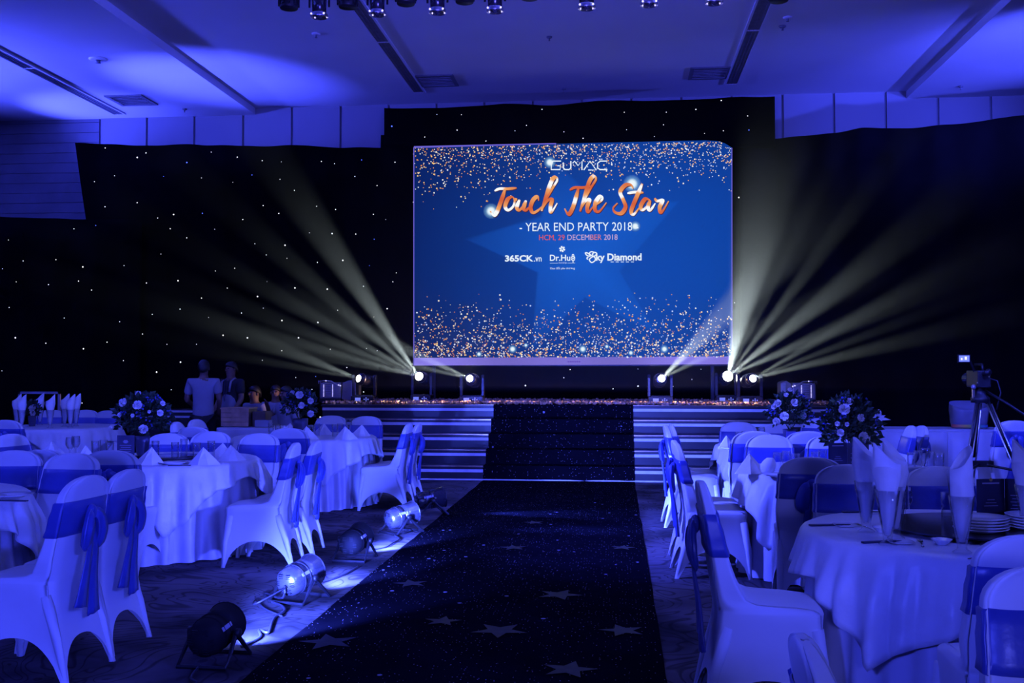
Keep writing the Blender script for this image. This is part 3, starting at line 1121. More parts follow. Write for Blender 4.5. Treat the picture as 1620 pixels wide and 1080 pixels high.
ribbons('butterfly_initial', [[(941, 399.5), (935.5, 398.2), (932.5, 401), (936, 404.5), (941, 407), (941.5, 412), (936, 415.2), (932.5, 411), (936, 407), (941.5, 404.5), (944, 401), (941, 399.2), (937.5, 401.5), (938, 404)],
                              [(934.5, 405.5), (928.5, 404), (926.2, 400), (930, 400.5), (934, 404)], [(931, 406.5), (928.5, 408.2), (930, 410.5)]], 1.9, wh, 0.017, False, True, label='white letter S shaped like a butterfly')
pet = []
for k in range(6):
    a = k * PI / 3 + 0.3
    pet.append([(889.5 + 1.1 * math.cos(a), 394 + 1.1 * math.sin(a)), (889.5 + 3.2 * math.cos(a), 394 + 3.2 * math.sin(a)), (889.5 + 4.8 * math.cos(a), 394 + 4.8 * math.sin(a))])
ribbons('flower_emblem', pet, 2.6, wh, 0.016, False, False, label='small white flower emblem')
ribbons('screen_small_print', [[(898 + 3 * k, 572), (900.2 + 3 * k, 571.95)] for k in range(7)], 2.0, lambda p: srgb(95, 70, 190), 0.012, False, False)


# ================================================================== STAGE LIGHTS
def moving_head(px, py, Y, tilt_to, label, rays, dim=1.0, w=0.36, lr=0.052):
    """beam light on the stage: base with display, yoke, head with glowing lens; rays = (direction, cone, power)"""
    p = at(px, py, Y)
    sx = p.x
    t = thing('moving_head_light', label, 'stage light', (sx, Y + 0.16, 0.98), 0, 'moving head beam lights on the stage')
    hc = Vector((0, 0, p.z - 0.98))
    m = MB()
    m.box((0, 0, 0.065), (w, 0.30, 0.11))
    m.box((0, 0, 0.125), (w * 0.8, 0.24, 0.02))
    b = m.build('base', M_BLACKGLOSS, t, bevel=0.008)
    m = MB()
    m.box((-0.07, -0.153, 0.07), (0.085, 0.006, 0.05))
    m.build('display', M_DISPLAY, b)['label'] = 'small blue glowing display'
    m = MB()
    for q in (0.03, 0.06, 0.09):
        m.box((q, -0.154, 0.07), (0.016, 0.008, 0.016))
    m.box((0.06, -0.154, 0.092), (0.016, 0.008, 0.012))
    m.box((0.06, -0.154, 0.048), (0.016, 0.008, 0.012))
    m.build('menu_buttons', M_DISPLAY, b)
    for sgn in (-1, 1):
        m = MB()
        prof = [(-0.06, 0.12), (0.06, 0.12), (0.055, hc.z + 0.03), (0.03, hc.z + 0.08), (-0.03, hc.z + 0.08), (-0.055, hc.z + 0.03)]
        xx = sgn * w * 0.46
        m.rings([[(xx - 0.022, y, z) for y, z in prof], [(xx + 0.022, y, z) for y, z in prof]])
        m.build('yoke_arm', M_BLACKGLOSS, t, bevel=0.006)
    d = Vector(tilt_to).normalized()
    m = MB()
    m.lathe([(0.045, -0.20), (0.09, -0.17), (0.105, -0.08), (0.105, 0.02), (0.088, 0.05), (0.088, 0.115), (0.078, 0.12)], 18, hc, d)
    h = m.build('head', M_BLACKGLOSS, t, True)
    m = MB()
    m.lathe([(lr, 0.121), (lr * 0.94, 0.129), (lr * 0.6, 0.136)], 20, hc, d)
    m.build('lens', M_LENS, h, True)['label'] = 'glowing white lens'
    m = MB()
    m.lathe([(0.092, 0.05), (0.094, 0.06), (0.092, 0.07)], 18, hc, d, caps=(False, False))
    m.build('lens_ring', M_STEEL, h, True)
    src = Vector((sx, Y + 0.16, 0.98)) + hc + d * 0.15
    for k, (dv, ang, en) in enumerate(rays):
        lamp('beam', 'SPOT', src, src + Vector(dv), en * dim, (0.82, 0.98, 1.0), ang, 0.75, 0.02)
    return t


def beam_dir(sx, sy, px, py, Y, fy=16.0):
    """direction from the lamp to a far point of the hall"""
    return at(px, py, Y) - at(sx, sy, fy)


K = 11.0
B_L = [(beam_dir(665, 598, *q), a, e * K) for q, a, e in (((430, 250, 12.6), 9, 800), ((330, 300, 12.6), 7, 420), ((300, 390, 12.6), 6, 420), ((215, 420, 12.6), 6, 330), ((215, 480, 12.6), 6, 560), ((250, 525, 12.6), 4, 300))]
A_L = [(beam_dir(573, 601, *q), a, e * K) for q, a, e in (((300, 495, 12.6), 8, 260), ((240, 540, 12.6), 5, 160))]
C_L = [(beam_dir(745, 601, *q), a, e * K) for q, a, e in (((520, 500, 12.8), 6, 420), ((480, 540, 12.8), 5, 330))]
D_R = [(beam_dir(1045, 601, *q), a, e * K) for q, a, e in (((1240, 400, 13.0), 11, 480), ((1290, 480, 13.0), 6, 300))]
E_R = [(beam_dir(1150, 598, *q), a, e * K) for q, a, e in (((1205, 330, 12.8), 13, 900), ((1290, 300, 12.6), 5, 330), ((1375, 300, 12.6), 5, 560), ((1420, 385, 12.6), 7, 800), ((1490, 450, 12.6), 6, 600))]
F_R = [(beam_dir(1188, 601, *q), a, e * K) for q, a, e in (((1500, 420, 12.6), 5, 420), ((1520, 475, 12.6), 3.5, 380), ((1540, 515, 12.6), 5, 560))]
moving_head(573, 601, 15.62, (-0.75, -1, 0.25), 'beam light beside the silver fixture, its lens turned half away', A_L)
moving_head(665, 598, 16.15, (-0.25, -1, 0.25), 'bright beam light set back under the lower corner of the screen, near the silver fixture', B_L, w=0.32, lr=0.066)
moving_head(745, 601, 15.62, (-0.2, -1, 0.2), 'beam light at the front stage edge, just beside the runner, on the crate side', C_L)
moving_head(1045, 601, 15.62, (0.15, -1, 0.2), 'beam light at the front stage edge, across the runner, towards the blue card', D_R)
moving_head(1150, 598, 16.15, (0.15, -1, 0.25), 'brightest beam light, set back under the screen corner, by the outermost one', E_R, w=0.32, lr=0.078)
moving_head(1188, 601, 15.62, (0.3, -1, 0.2), 'outermost beam light on the tripod side, its lens a small round disc', F_R)


def silver_fixture(px0, px1, Y, flip, label):
    a, b = at(px0, 630, Y), at(px1, 630, Y)
    W = abs(b.x - a.x)
    t = thing('strobe_fixture', label, 'stage light', ((a.x + b.x) / 2, Y + 0.2, 0.98), 0, 'silver strobe fixtures at the stage ends')
    s = -1 if flip else 1                             # s = +1: vent box at the left, hood towards the right
    x0 = -W / 2 * s
    m = MB()
    m.box((x0 + 0.18 * s, 0, 0.05), (0.34, 0.34, 0.05))
    for q in (0.05, 0.31):
        m.box((x0 + q * s, 0, 0.013), (0.03, 0.30, 0.026))
    m.build('base', M_BLACK, t, bevel=0.006)
    m = MB()
    m.box((x0 + 0.18 * s, 0, 0.20), (0.34, 0.32, 0.25))
    v = m.build('vent_box', M_SILVER, t, bevel=0.02)
    for col in (0.08, 0.22):
        m = MB()
        for k in range(9):
            m.box((x0 + col * s, -0.162, 0.115 + k * 0.021), (0.012, 0.006, 0.010))
        m.build('indicator_lights', M_LED, v)
    for k in range(7):
        m = MB()
        m.box((x0 + 0.15 * s, -0.163, 0.12 + k * 0.026), (0.08, 0.008, 0.008))
        m.build('vent_slat', M_STEEL, v)
    m = MB()
    m.tube([(x0 + 0.01 * s, -0.17, 0.34), (x0 + 0.10 * s, -0.175, 0.352), (x0 + 0.2 * s, -0.175, 0.345), (x0 + 0.31 * s, -0.17, 0.28), (x0 + 0.36 * s, -0.17, 0.275)], 0.009, 6)
    for q in (0.0, 0.025):
        m.box((x0 + q * s, -0.165, 0.33), (0.01, 0.012, 0.05))
    m.build('chrome_edge', M_STEEL, v, True)
    for q in ((0.35, 0.275), (0.32, 0.285), (0.12, 0.35)):
        m = MB()
        m.ball((x0 + q[0] * s, -0.185, q[1]), 0.010, 8, 5)
        m.build('indicator_light', M_LED, v)
    x1 = x0 + 0.36 * s
    xe = x0 + W * s
    m = MB()
    m.rings([[(x1, -0.14, 0.06), (x1, 0.14, 0.06), (x1, 0.14, 0.31), (x1, -0.14, 0.31)],
             [(lerp(x1, xe, 0.5), -0.17, 0.05), (lerp(x1, xe, 0.5), 0.17, 0.05), (lerp(x1, xe, 0.5), 0.17, 0.36), (lerp(x1, xe, 0.5), -0.17, 0.36)],
             [(xe, -0.19, 0.05), (xe, 0.19, 0.05), (xe, 0.19, 0.33), (xe, -0.19, 0.33)]])
    m.build('hood', M_SILVER, t, bevel=0.015)
    m = MB()
    m.box((xe - 0.03 * s, -0.192, 0.19), (0.07, 0.004, 0.27))
    m.build('hood_lip', M_STEEL, t)


silver_fixture(503, 562, 15.75, False, 'silver strobe fixture with light columns, at the far end by the flowers')
silver_fixture(1236, 1293, 15.75, True, 'silver strobe fixture with light columns, behind the flowers on the camera side')

# lamps on the overhead truss, only their lower ends reach into view
YT = 8.6
random.seed(3)
ztruss = at(700, -26, YT).z
t = thing('lighting_truss', 'overhead black bar carrying the row of lamps at the top edge', 'truss', (0, YT, ztruss + 0.30))
m = MB()
for dz in (0, 0.22):
    m.tube([(-6.3, 0, dz), (5.2, 0, dz)], 0.025, 8)
m.build('rail', M_BLACK, t, True)
for k in range(24):
    x = -6.0 + 0.47 * k
    m = MB()
    m.tube([(x, 0, 0), (x + 0.235, 0, 0.22), (x + 0.47, 0, 0)], 0.012, 6)
    m.build('brace', M_BLACK, t, True)
for xh in (-5.5, 4.5):
    m = MB()
    m.tube([(xh, 0, 0.2), (xh, 0, ZC - ztruss - 0.28)], 0.012, 6)
    m.build('hanger', M_BLACK, t)
TL = [(457, 14, 0), (505, 30, 1), (550, 12, 0), (597, 26, 1), (642, 7, 0), (692, 23, 1), (735, 4, 0), (783, 21, 1), (838, -2, 0), (928, 16, 1), (1027, 11, 1), (1130, 8, 1), (1232, 2, 0)]
for k, (px, py, kind) in enumerate(TL):
    p = at(px, py, YT)
    words = ['first', 'second', 'third', 'fourth', 'fifth', 'sixth', 'seventh', 'eighth', 'ninth', 'tenth', 'eleventh', 'twelfth', 'thirteenth'][k]
    lab = ('slim lamp with a clear rim' if kind else 'short black lamp') + ' on the truss, %s of the row from the left' % words
    t = thing('truss_lamp', lab, 'stage light', (p.x, YT, p.z), 0, 'lamps on the overhead truss')
    top = ztruss + 0.28 - p.z
    m = MB()
    if kind:
        m.lathe([(0.04, 0.03), (0.058, 0.03), (0.062, 0.12), (0.066, 0.20), (0.05, 0.24)], 14)
        m.build('body', M_BLACKGLOSS, t, True)
        m = MB()
        m.lathe([(0.072, 0.012), (0.076, 0.03), (0.072, 0.045)], 14, caps=(False, False))
        m.build('clear_rim', M_STEEL, t, True)
        m = MB()
        m.lathe([(0.012, 0.0), (0.018, 0.012), (0.05, 0.03)], 10)
        m.build('lamp_face', M_GLASSDK, t, True)
        for a in range(4):
            m = MB()
            m.ball((0.077 * math.cos(a * 1.57 + .8), 0.077 * math.sin(a * 1.57 + .8), 0.03), 0.009, 6, 4)
            m.build('rim_screw', M_LED, t)  # screws glow through the LED material, glint put in as emission
    else:
        m.lathe([(0.075, 0.0), (0.078, 0.01), (0.08, 0.09), (0.06, 0.14)], 16)
        m.build('body', M_BLACK, t, True)
        m = MB()
        for j in range(10):
            m.box((0.085 * math.cos(j * .628), 0.085 * math.sin(j * .628), 0.05), (0.016, 0.016, 0.05))
        m.build('cooling_fins', M_BLACK, t)
    m = MB()
    m.tube([(0.085, 0, 0.1), (0.085, 0, top - 0.04), (0, 0, top), (-0.085, 0, top - 0.04), (-0.085, 0, 0.1)], 0.010, 6)
    m.build('bracket', M_BLACK, t)


# ------------------------------------------------------------------ par lamps along the runner
def par_can(x, y, az, tilt, label, shell, power, aim, ang=36, lensglow=True):
    """az: heading of the beam, measured from +y towards +x (degrees)"""
    t = thing('par_lamp', label, 'floor lamp', (x, y, 0), -math.radians(az), 'par lamps on the floor along the runner')
    d = Vector((0, math.cos(math.radians(tilt)), math.sin(math.radians(tilt))))
    c = Vector((0, 0, 0.155))
    m = MB()
    m.lathe([(0.018, -0.16), (0.06, -0.152), (0.088, -0.125), (0.094, -0.06), (0.094, 0.0)], 22, c, d)
    m.lathe([(0.096, -0.002), (0.098, 0.06), (0.104, 0.13), (0.104, 0.15)], 22, c, d, caps=(True, False))
    body = m.build('shell', shell, t, True)
    for h in (-0.06, 0.0, 0.148):
        m = MB()
        r = 0.096 if h < 0.1 else 0.105
        m.lathe([(r, h - 0.005), (r + 0.005, h), (r, h + 0.005)], 22, c, d, caps=(False, False))
        m.build('ring', shell, body, True)
    m = MB()
    q = Vector((0, 0, 1)).rotation_difference(d)
    for k in range(6):
        for j in (-1, 0, 1):
            m.box(c + q @ Vector((0.055 * math.cos(k * 1.05), 0.055 * math.sin(k * 1.05), -0.155)) + q @ Vector((0, 0.012 * j, 0)), (0.03, 0.004, 0.006), q.to_matrix())
    stuff(m.build('vent_slots', M_BLACK, body))
    m = MB()
    m.lathe([(0.096, 0.118), (0.05, 0.124)], 22, c, d)
    m.build('lens', M_PARLENS, body, True)
    # double yoke used as a floor stand
    for nm, sy in (('front_stand', 0.16), ('rear_stand', -0.14)):
        m = MB()
        m.tube([(-0.118, 0, 0.155), (-0.125, sy * 0.5, 0.08), (-0.13, sy, 0.012), (0.13, sy, 0.012), (0.125, sy * 0.5, 0.08), (0.118, 0, 0.155)], 0.012, 6)
        m.build(nm, M_BLACK, t)
    for sx in (-1, 1):
        m = MB()
        m.lathe([(0.012, -0.012), (0.024, -0.01), (0.024, 0.012), (0.01, 0.016)], 8, (sx * 0.128, 0, 0.155), (sx, 0, 0))
        m.build('clamp_knob', M_BLACK, t, True)
    m = MB()
    lr = q.to_matrix() @ Matrix.Rotation(-0.45, 3, 'Z')
    m.box(c + lr @ Vector((0.0955, 0, -0.03)), (0.004, 0.022, 0.10), lr)
    m.build('rating_label', M_PRINT, body)['label'] = 'pale printed label strip'
    W = Matrix.Rotation(-math.radians(az), 3, 'Z')
    src = Vector((x, y, 0)) + W @ (c + d * 0.152)
    lamp('par_beam', 'SPOT', src, aim, power, (0.06, 0.10, 1.0), ang, 0.7, 0.05)
    return t


PARS = [par_can(-2.06, 5.22, 4, 6, 'nearest black par lamp on the floor, its round back turned to the viewer', M_PARBLACK, 2800, (-1.86, 6.4, 0.0), 60),
        par_can(-2.06, 6.66, 18, 8, 'second par lamp from the front, polished and lit from behind, with a coiled cable', M_PAR, 1700, (-1.80, 7.8, 0.0), 46),
        par_can(-2.06, 8.12, 6, 6, 'black par lamp third from the front, in front of a bright patch of floor', M_PARBLACK, 2400, (-1.80, 9.25, 0.0), 46),
        par_can(-1.98, 9.5, 40, 8, 'fourth par lamp from the front, shiny and lit from behind, at the runner edge', M_PAR, 3600, (1.0, 9.95, 0.34), 30),
        par_can(-1.93, 10.75, 66, 8, 'farthest par lamp, pointing across the runner near the steps', M_BLACKGLOSS, 2000, (0.6, 10.9, 0.0), 34)]
m = MB()
random.seed(12)


def cable(name, pts, r, label):
    k = catmull3(pts)
    m = MB()
    m.tube(k, r, 6)
    return tag(m.build(name, M_CABLE, None, True), label, 'cable')


def catmull3(pts, k=6):
    P = [Vector(pts[0])] + [Vector(p) for p in pts] + [Vector(pts[-1])]
    out = []
    for i in range(1, len(P) - 2):
        for s in range(k):
            t = s / k
            out.append(0.5 * ((2 * P[i]) + (-P[i - 1] + P[i + 1]) * t + (2 * P[i - 1] - 5 * P[i] + 4 * P[i + 1] - P[i + 2]) * t * t + (-P[i - 1] + 3 * P[i] - 3 * P[i + 1] + P[i + 2]) * t ** 3))
    out.append(P[-2])
    return out


def fl(px, py, z=0.012):
    d = _R @ Vector(((px - 810) / F, (540 - py) / F, -1))
    tt = (z - EYE) / d.z
    return (d.x * tt, d.y * tt, z)


cable('power_cable', [fl(382, 1022), fl(398, 1015), fl(412, 1006), fl(410, 996), fl(424, 1000), fl(430, 985), fl(436, 975), fl(450, 966), fl(446, 958), fl(428, 950), fl(418, 938), (-2.12, 6.50, 0.05), (-2.10, 6.49, 0.13)], 0.008, 'twisted black cable running from the nearest par lamp to the polished one')
cable('power_cable', [(-2.09, 6.49, 0.12), fl(404, 955, 0.05), fl(405, 948), fl(418, 962), fl(440, 972), fl(446, 974)], 0.006, 'thin cable loop hanging behind the polished par lamp')
cable('power_cable', [fl(590, 868), fl(610, 865), fl(622, 858), fl(632, 852), fl(625, 846), fl(640, 842), fl(650, 838), (-2.06, 9.42, 0.05), (-2.05, 9.40, 0.12)], 0.007, 'black cable between the third and the fourth par lamp')
cable('power_cable', [fl(495, 920), fl(520, 917), fl(545, 908), fl(556, 902), fl(566, 896)], 0.007, 'dark cable lying on the lit floor behind the polished par lamp')
cable('power_cable', [fl(312, 1079), fl(302, 1072), fl(310, 1060), fl(318, 1052)], 0.007, 'short dark cable under the nearest par lamp')


# ================================================================== CHAIRS
CH = {}
BACKW = [(0.46, 0.222), (0.55, 0.222), (0.70, 0.211), (0.85, 0.200)]
BACKT = [(0.46, 0.17), (0.50, 0.125), (0.56, 0.095), (0.65, 0.074), (0.80, 0.058), (0.95, 0.040)]
NS = 20                                               # columns per side of the cover


def back_y(z):
    return -0.220 - 0.080 * max(0, (z - 0.46) / 0.49) ** 1.1


def cover_ring(hr, hf, yr, yf, zr, zf, rnd=0.03, bulge=0.0):
    """closed loop: rear, right, front, left sides with rounded corners"""
    c = [(-hr, yr), (hr, yr), (hf, yf), (-hf, yf)]
    out = []
    for side in range(4):
        a, b = c[side], c[(side + 1) % 4]
        for i in range(NS):
            u = -1 + 2 * i / NS
            w = (u + 1) / 2
            x, y = lerp(a[0], b[0], w), lerp(a[1], b[1], w)
            k = max(0, (abs(u) - 0.6) / 0.4) ** 2 * rnd
            ymid = (yr + yf) / 2
            kk = min(k, abs(yf - yr) * 0.42)
            if side in (0, 2):
                x -= math.copysign(k * 0.35, x)
                y += kk if side == 0 else -kk
                y += (-bulge if side == 0 else bulge) * (1 - u * u)
            else:
                y += (ymid - y) * 0.0
                x -= math.copysign(k * 0.8, x)
            f = (y - yr) / (yf - yr) if abs(yf - yr) > 1e-6 else 0
            out.append((x, y, lerp(zr, zf, min(1, max(0, f)))))
    return out


def back_ring(z, hw, grow=0.0):
    yb = back_y(z)
    return cover_ring(hw + grow, hw + grow, yb - grow, yb + interp(BACKT, z) + grow, z, z, 0.022, 0.006)


def make_chair():
    t = bpy.data.objects.new('banquet_chair', None)
    t.empty_display_size = 0.1
    COL.objects.link(t)
    # --- one stretched cover: skirts with arches between four feet, seat, backrest with arched top
    m = MB()
    tf = [(-0.215, -0.220), (0.215, -0.220), (0.213, 0.215), (-0.213, 0.215)]    # corners at the seat
    ff = [(-0.215, -0.315), (0.215, -0.315), (0.222, 0.238), (-0.222, 0.238)]    # corners on the floor
    zt = 0.455
    rows = 9
    top = cover_ring(0.215, 0.213, -0.220, 0.215, zt, zt, 0.03)
    rings = []
    for r in range(rows + 1):
        ring = []
        for side in range(4):
            b0, b1 = ff[side], ff[(side + 1) % 4]
            for i in range(NS):
                u = -1 + 2 * i / NS
                w = (u + 1) / 2
                q = 0.90
                zb = 0.0 if abs(u) > q else (0.20 if side in (1, 3) else 0.19) * max(0.0, 1 - abs(u / q) ** 2.3) ** 0.62
                z = lerp(zb, zt, r / rows)
                k = max(0.0, (zt - z) / zt)
                tx, ty, _z = top[side * NS + i]
                bx, by = lerp(b0[0], b1[0], w), lerp(b0[1], b1[1], w)
                kk = k ** (1.5 if side == 0 else 1.25)
                x, y = lerp(tx, bx, kk), lerp(ty, by, kk)
                pinch = 0.030 * math.sin(PI * min(1, k * 1.1)) * (1 - u * u) ** 0.8 * (0.25 if side == 0 else 1)
                nx, ny = ((0, 1), (-1, 0), (0, -1), (1, 0))[side]
                ring.append((x + nx * pinch, y + ny * pinch, z))
        rings.append(ring)
    for zr, zf, hr, hf, yf, rd in ((0.463, 0.466, 0.216, 0.208, 0.209, 0.034), (0.470, 0.474, 0.217, 0.196, 0.190, 0.04), (0.480, 0.481, 0.218, 0.19, 0.12, 0.03), (0.490, 0.483, 0.219, 0.19, 0.03, 0.03),
                                   (0.503, 0.488, 0.220, 0.192, -0.05, 0.03), (0.520, 0.505, 0.221, 0.198, -0.098, 0.03), (0.545, 0.54, 0.221, 0.21, -0.124, 0.026)):
        rings.append(cover_ring(hr, hf, back_y(zr), yf, zr, zf, rd, 0.004))
    for z in (0.58, 0.63, 0.69, 0.75, 0.80, 0.845):
        rings.append(back_ring(z, interp(BACKW, z)))
    for k in range(1, 9):
        a = k / 8 * PI / 2
        z = 0.845 + 0.105 * math.sin(a)
        hw = max(0.010, 0.200 * math.cos(a) ** 0.80)
        sh = 0.012 * (k / 8) ** 3
        yb = back_y(z)
        rings.append(cover_ring(hw, hw, yb + sh, yb + interp(BACKT, z) - sh, z, z, 0.022, 0.006))
    m.rings(rings, caps=(False, True))
    cov = m.build('stretch_cover', M_CHAIR, t, True)
    # --- covered legs inside the skirts
    for k, (fx, fy) in enumerate(ff):
        m = MB()
        sx = math.copysign(1, fx)
        sy = math.copysign(1, fy)
        m.tube([(fx * 0.86 - sx * 0.004, tf[k][1] * 0.82, 0.40), (fx * 0.92, lerp(tf[k][1], fy, 0.5) * 0.93, 0.2), (fx - sx * 0.014, fy - sy * 0.016, 0.014), (fx - sx * 0.014, fy - sy * 0.016, 0.001)], [0.030, 0.022, 0.0135, 0.0135], 8)
        m.build('leg', M_CHAIR, t, True)
    # --- sash
    m = MB()
    zs = [0.675, 0.68, 0.71, 0.74, 0.77, 0.80, 0.835, 0.84]
    m.rings([back_ring(z, interp(BACKW, z), 0.002 if i in (0, 7) else 0.008 + 0.002 * math.sin(i * 2.1)) for i, z in enumerate(zs)], caps=(False, False))
    sash = m.build('sash', M_SASH, t, True)
    sash['label'] = 'blue satin sash'
    # --- bow on the back
    zk = 0.775
    yk = back_y(zk) - 0.022
    m = MB()
    m.ball((0, yk - 0.012, zk), 0.034, 10, 6, (1.0, 0.7, 1.15))
    knot = m.build('knot', M_SASH, sash, True)

    def ripple_tube(path, prof, name, rip, flat):
        pts = catmull3(path, 5)
        n = 18
        rings = []
        for i, p in enumerate(pts):
            tpos = i / (len(pts) - 1)
            w = interp(prof, tpos)
            a = (pts[min(i + 1, len(pts) - 1)] - pts[max(0, i - 1)]).normalized()
            sd = a.cross(Vector((0, 1, 0))).normalized()
            nn = sd.cross(a)
            ring = []
            for j in range(n):
                th = 2 * PI * j / n
                rr = 1 + rip * math.sin(5 * th + 2 * tpos + len(name)) * min(1, tpos * 3)
                ring.append(p + sd * (w * math.cos(th) * rr) + nn * (w * flat * math.sin(th) * rr + 0.2 * rip * w * math.sin(7 * th)))
            rings.append(ring)
        mm = MB()
        mm.rings(rings)
        return mm.build(name, M_SASH, sash, True)
    for sg in (-1, 1):
        ripple_tube([(0, yk - 0.01, zk + 0.005), (sg * 0.040, yk - 0.030, zk - 0.02), (sg * 0.062, yk - 0.03, zk - 0.10), (sg * 0.055, yk - 0.012, zk - 0.18)],
                    [(0, 0.014), (0.25, 0.028), (0.6, 0.036), (0.85, 0.032), (1, 0.010)], 'bow_loop', 0.30, 0.50)
        ripple_tube([(sg * 0.008, yk - 0.008, zk - 0.01), (sg * 0.025, yk - 0.02, zk - 0.16), (sg * 0.038, yk + 0.0, zk - 0.32), (sg * 0.058, yk + 0.012, zk - (0.50 if sg > 0 else 0.45))],
                    [(0, 0.012), (0.4, 0.020), (0.8, 0.034), (1, 0.044)], 'bow_tail', 0.28, 0.28)
    return t


proto = make_chair()
first_chair = True


def chair(bx, by, face, label, group, at_back=True, tall=1.0):
    """place a chair by the plan point of its back top and the heading its sitter looks (degrees, 0 = +x, 90 = +y)"""
    global first_chair
    a = math.radians(face)
    off = 0.29 if at_back else 0
    loc = (bx + off * math.cos(a), by + off * math.sin(a), 0)
    rz = a - PI / 2
    if first_chair:
        proto.location = loc
        proto.rotation_euler = (0, 0, rz)
        proto.scale.z = tall
        tag(proto, label, 'chair', group)
        first_chair = False
        return proto
    o = dup(proto, loc, rz, label, group)
    o.scale.z = tall
    o['category'] = 'chair'
    return o


TN = dict(T1='the cut-off table', T2='the bright pyramid table', T3='the crate-side table', T0='the far table',
          R1='the near plate table', R2='the dark-card table', R3='the blue-card table')
G = {k: 'covered chairs around ' + v for k, v in TN.items()}
CHAIRS = [
    # apex of the back (px, py), its depth, heading, label, table
    (142, 752, 4.98, 176, 'covered chair nearest the camera on the par lamp side, sash bow on its back', 'T1'),
    (207, 742, 5.47, 178, 'covered chair with bow just behind the nearest one, beside the swirl carpet', 'T1'),
    (118, 716, 6.86, 268, 'covered chair facing the camera behind the near bow chair, plain sash across its front', 'T1'),
    (25, 712, 7.08, 278, 'covered chair with plain sash beside the frame edge, second behind the cut table', 'T1'),
    (470, 700, 7.96, 186, 'brightly lit side-on covered chair with bow at the table beside the polished par lamp', 'T2'),
    (503, 697, 8.44, 185, 'second bow chair just behind the brightly lit one at the same table', 'T2'),
    (174, 712, 7.26, 94, 'dim chair on the camera side of the bright table, one arch in view', 'T2'),
    (66, 711, 7.28, 85, 'dim chair top between two plain sashed chairs, before the bright table', 'T2'),
    (15, 686, 8.85, -10, 'covered chair at the far flank of the bright table, by the frame edge', 'T2'),
    (413, 685, 9.52, 262, 'half bright, half shaded covered chair with plain sash between two lit tables', 'T2'),
    (336, 682, 9.68, 268, 'plain sashed chair behind the tall glasses of the bright table', 'T2'),
    (268, 685, 9.62, 276, 'plain sashed chair right behind the big flower arrangement', 'T2'),
    (649, 669, 11.15, 181, 'side-on covered chair with bow in front of the steps, nearer one of the pair', 'T3'),
    (664, 669, 11.66, 181, 'covered chair with bow in front of the steps, farther one of the pair', 'T3'),
    (456, 677, 10.25, 97, 'partly lit chair top on the camera side of the table near the crate', 'T3'),
    (305, 675, 10.32, 78, 'grey shaded chair top before the pale pair of chairs near the crate', 'T3'),
    (277, 667, 11.2, 5, 'pale chair top nearest the flower leaves, first of two seen edge on', 'T3'),
    (308, 663, 11.75, -5, 'pale chair top below the man in the white shirt', 'T3'),
    (581, 658, 12.72, 265, 'plain sashed chair standing against the step tape, closest to the runner', 'T3'),
    (525, 657, 12.80, 270, 'plain sashed chair behind the flower vase and glasses, before the steps', 'T3'),
    (82, 648, 14.45, 275, 'small distant chair behind the upright napkins, under the pale frame', 'T0'),
    (137, 648, 14.42, 270, 'small distant chair behind the three slanted napkins', 'T0'),
    (172, 649, 14.4, 262, 'small distant chair half hidden by the big flower arrangement', 'T0'),
    (8, 664, 11.65, 90, 'dark distant chair top at the frame edge before the far table', 'T0'),
    (1104, 757, 4.62, 0, 'large covered chair at the runner side of the near table, bow hanging behind', 'R1'),
    (1643, 846, 3.60, 88, 'covered chair at the frame edge, behind the sashed one, its side edge lit', 'R1'),
    (1664, 893, 3.02, 270, 'close covered chair with broad blue sash in the lower corner of the frame', 'R1'),
    (1266, 1012, 2.16, 0, 'very close chair back edge rising from the bottom edge of the frame', 'R1'),
    (1343, 734, 6.32, 268, 'plain sashed chair behind the first napkin glasses of the near table', 'R1'),
    (1482, 737, 6.36, 276, 'plain sashed chair behind the tallest napkin glass of the near table', 'R1'),
    (1068, 701, 7.83, 2, 'side-on covered chair by the runner, seat lit, at the middle table', 'R2'),
    (1064, 696, 8.36, 2, 'covered chair edge just behind the side-on one at the middle table', 'R2'),
    (1284, 723, 6.80, 85, 'covered chair with a drooping side bow, camera side of the middle table', 'R2'),
    (1440, 738, 6.80, 95, 'shaded chair top between the two white napkin glasses', 'R2'),
    (1216, 687, 9.28, 268, 'plain sashed chair behind the folded napkin pair of the middle table', 'R2'),
    (1310, 689, 9.30, 275, 'grey shaded chair behind the water glasses of the middle table', 'R2'),
    (1051, 672, 10.26, 2, 'thin side-on chair by the runner before the steps, lit seat, nearer of the two', 'R3'),
    (1060, 671, 10.75, 2, 'thin side-on chair by the runner before the steps, farther of the two', 'R3'),
    (1194, 682, 9.36, 92, 'pale chair top beside the brilliantly lit cloth corner', 'R3'),
    (1279, 682, 9.36, 88, 'bright blue chair top under the flower vase with the blue card', 'R3'),
    (1168, 667, 11.86, 266, 'chair top behind the lit cloth, nearest to the step tape', 'R3'),
    (1226, 670, 11.9, 272, 'shaded chair top right behind the flower vase with the blue card', 'R3'),
    (1298, 661, 11.9, 240, 'chair top between the two flower arrangements', 'R3'),
    (1444, 673, 10.72, 178, 'grey topped edge-on chair before the white skirted long table, first of two', 'R3'),
    (1461, 673, 11.2, 182, 'grey topped edge-on chair before the white skirted long table, second of two', 'R3'),
    (1606, 665, 11.4, 95, 'dark covered chair beside the camera tripod, at the frame edge', 'R3'),
]
TAB = dict(T1=(-4.36, 5.84, 0.76), T2=(-3.80, 8.46, 0.76), T3=(-3.50, 11.5, 0.76), T0=(-7.35, 13.15, 0.76), R1=(1.66, 5.05, 0.745), R2=(1.72, 8.02, 0.75), R3=(1.77, 10.6, 0.75))
for px, py, Y, fa, lab, g in CHAIRS:
    p = at(px, py, Y)
    chair(p.x, Y, fa, lab, G[g], True, min(1.07, max(0.93, p.z / 0.95)))


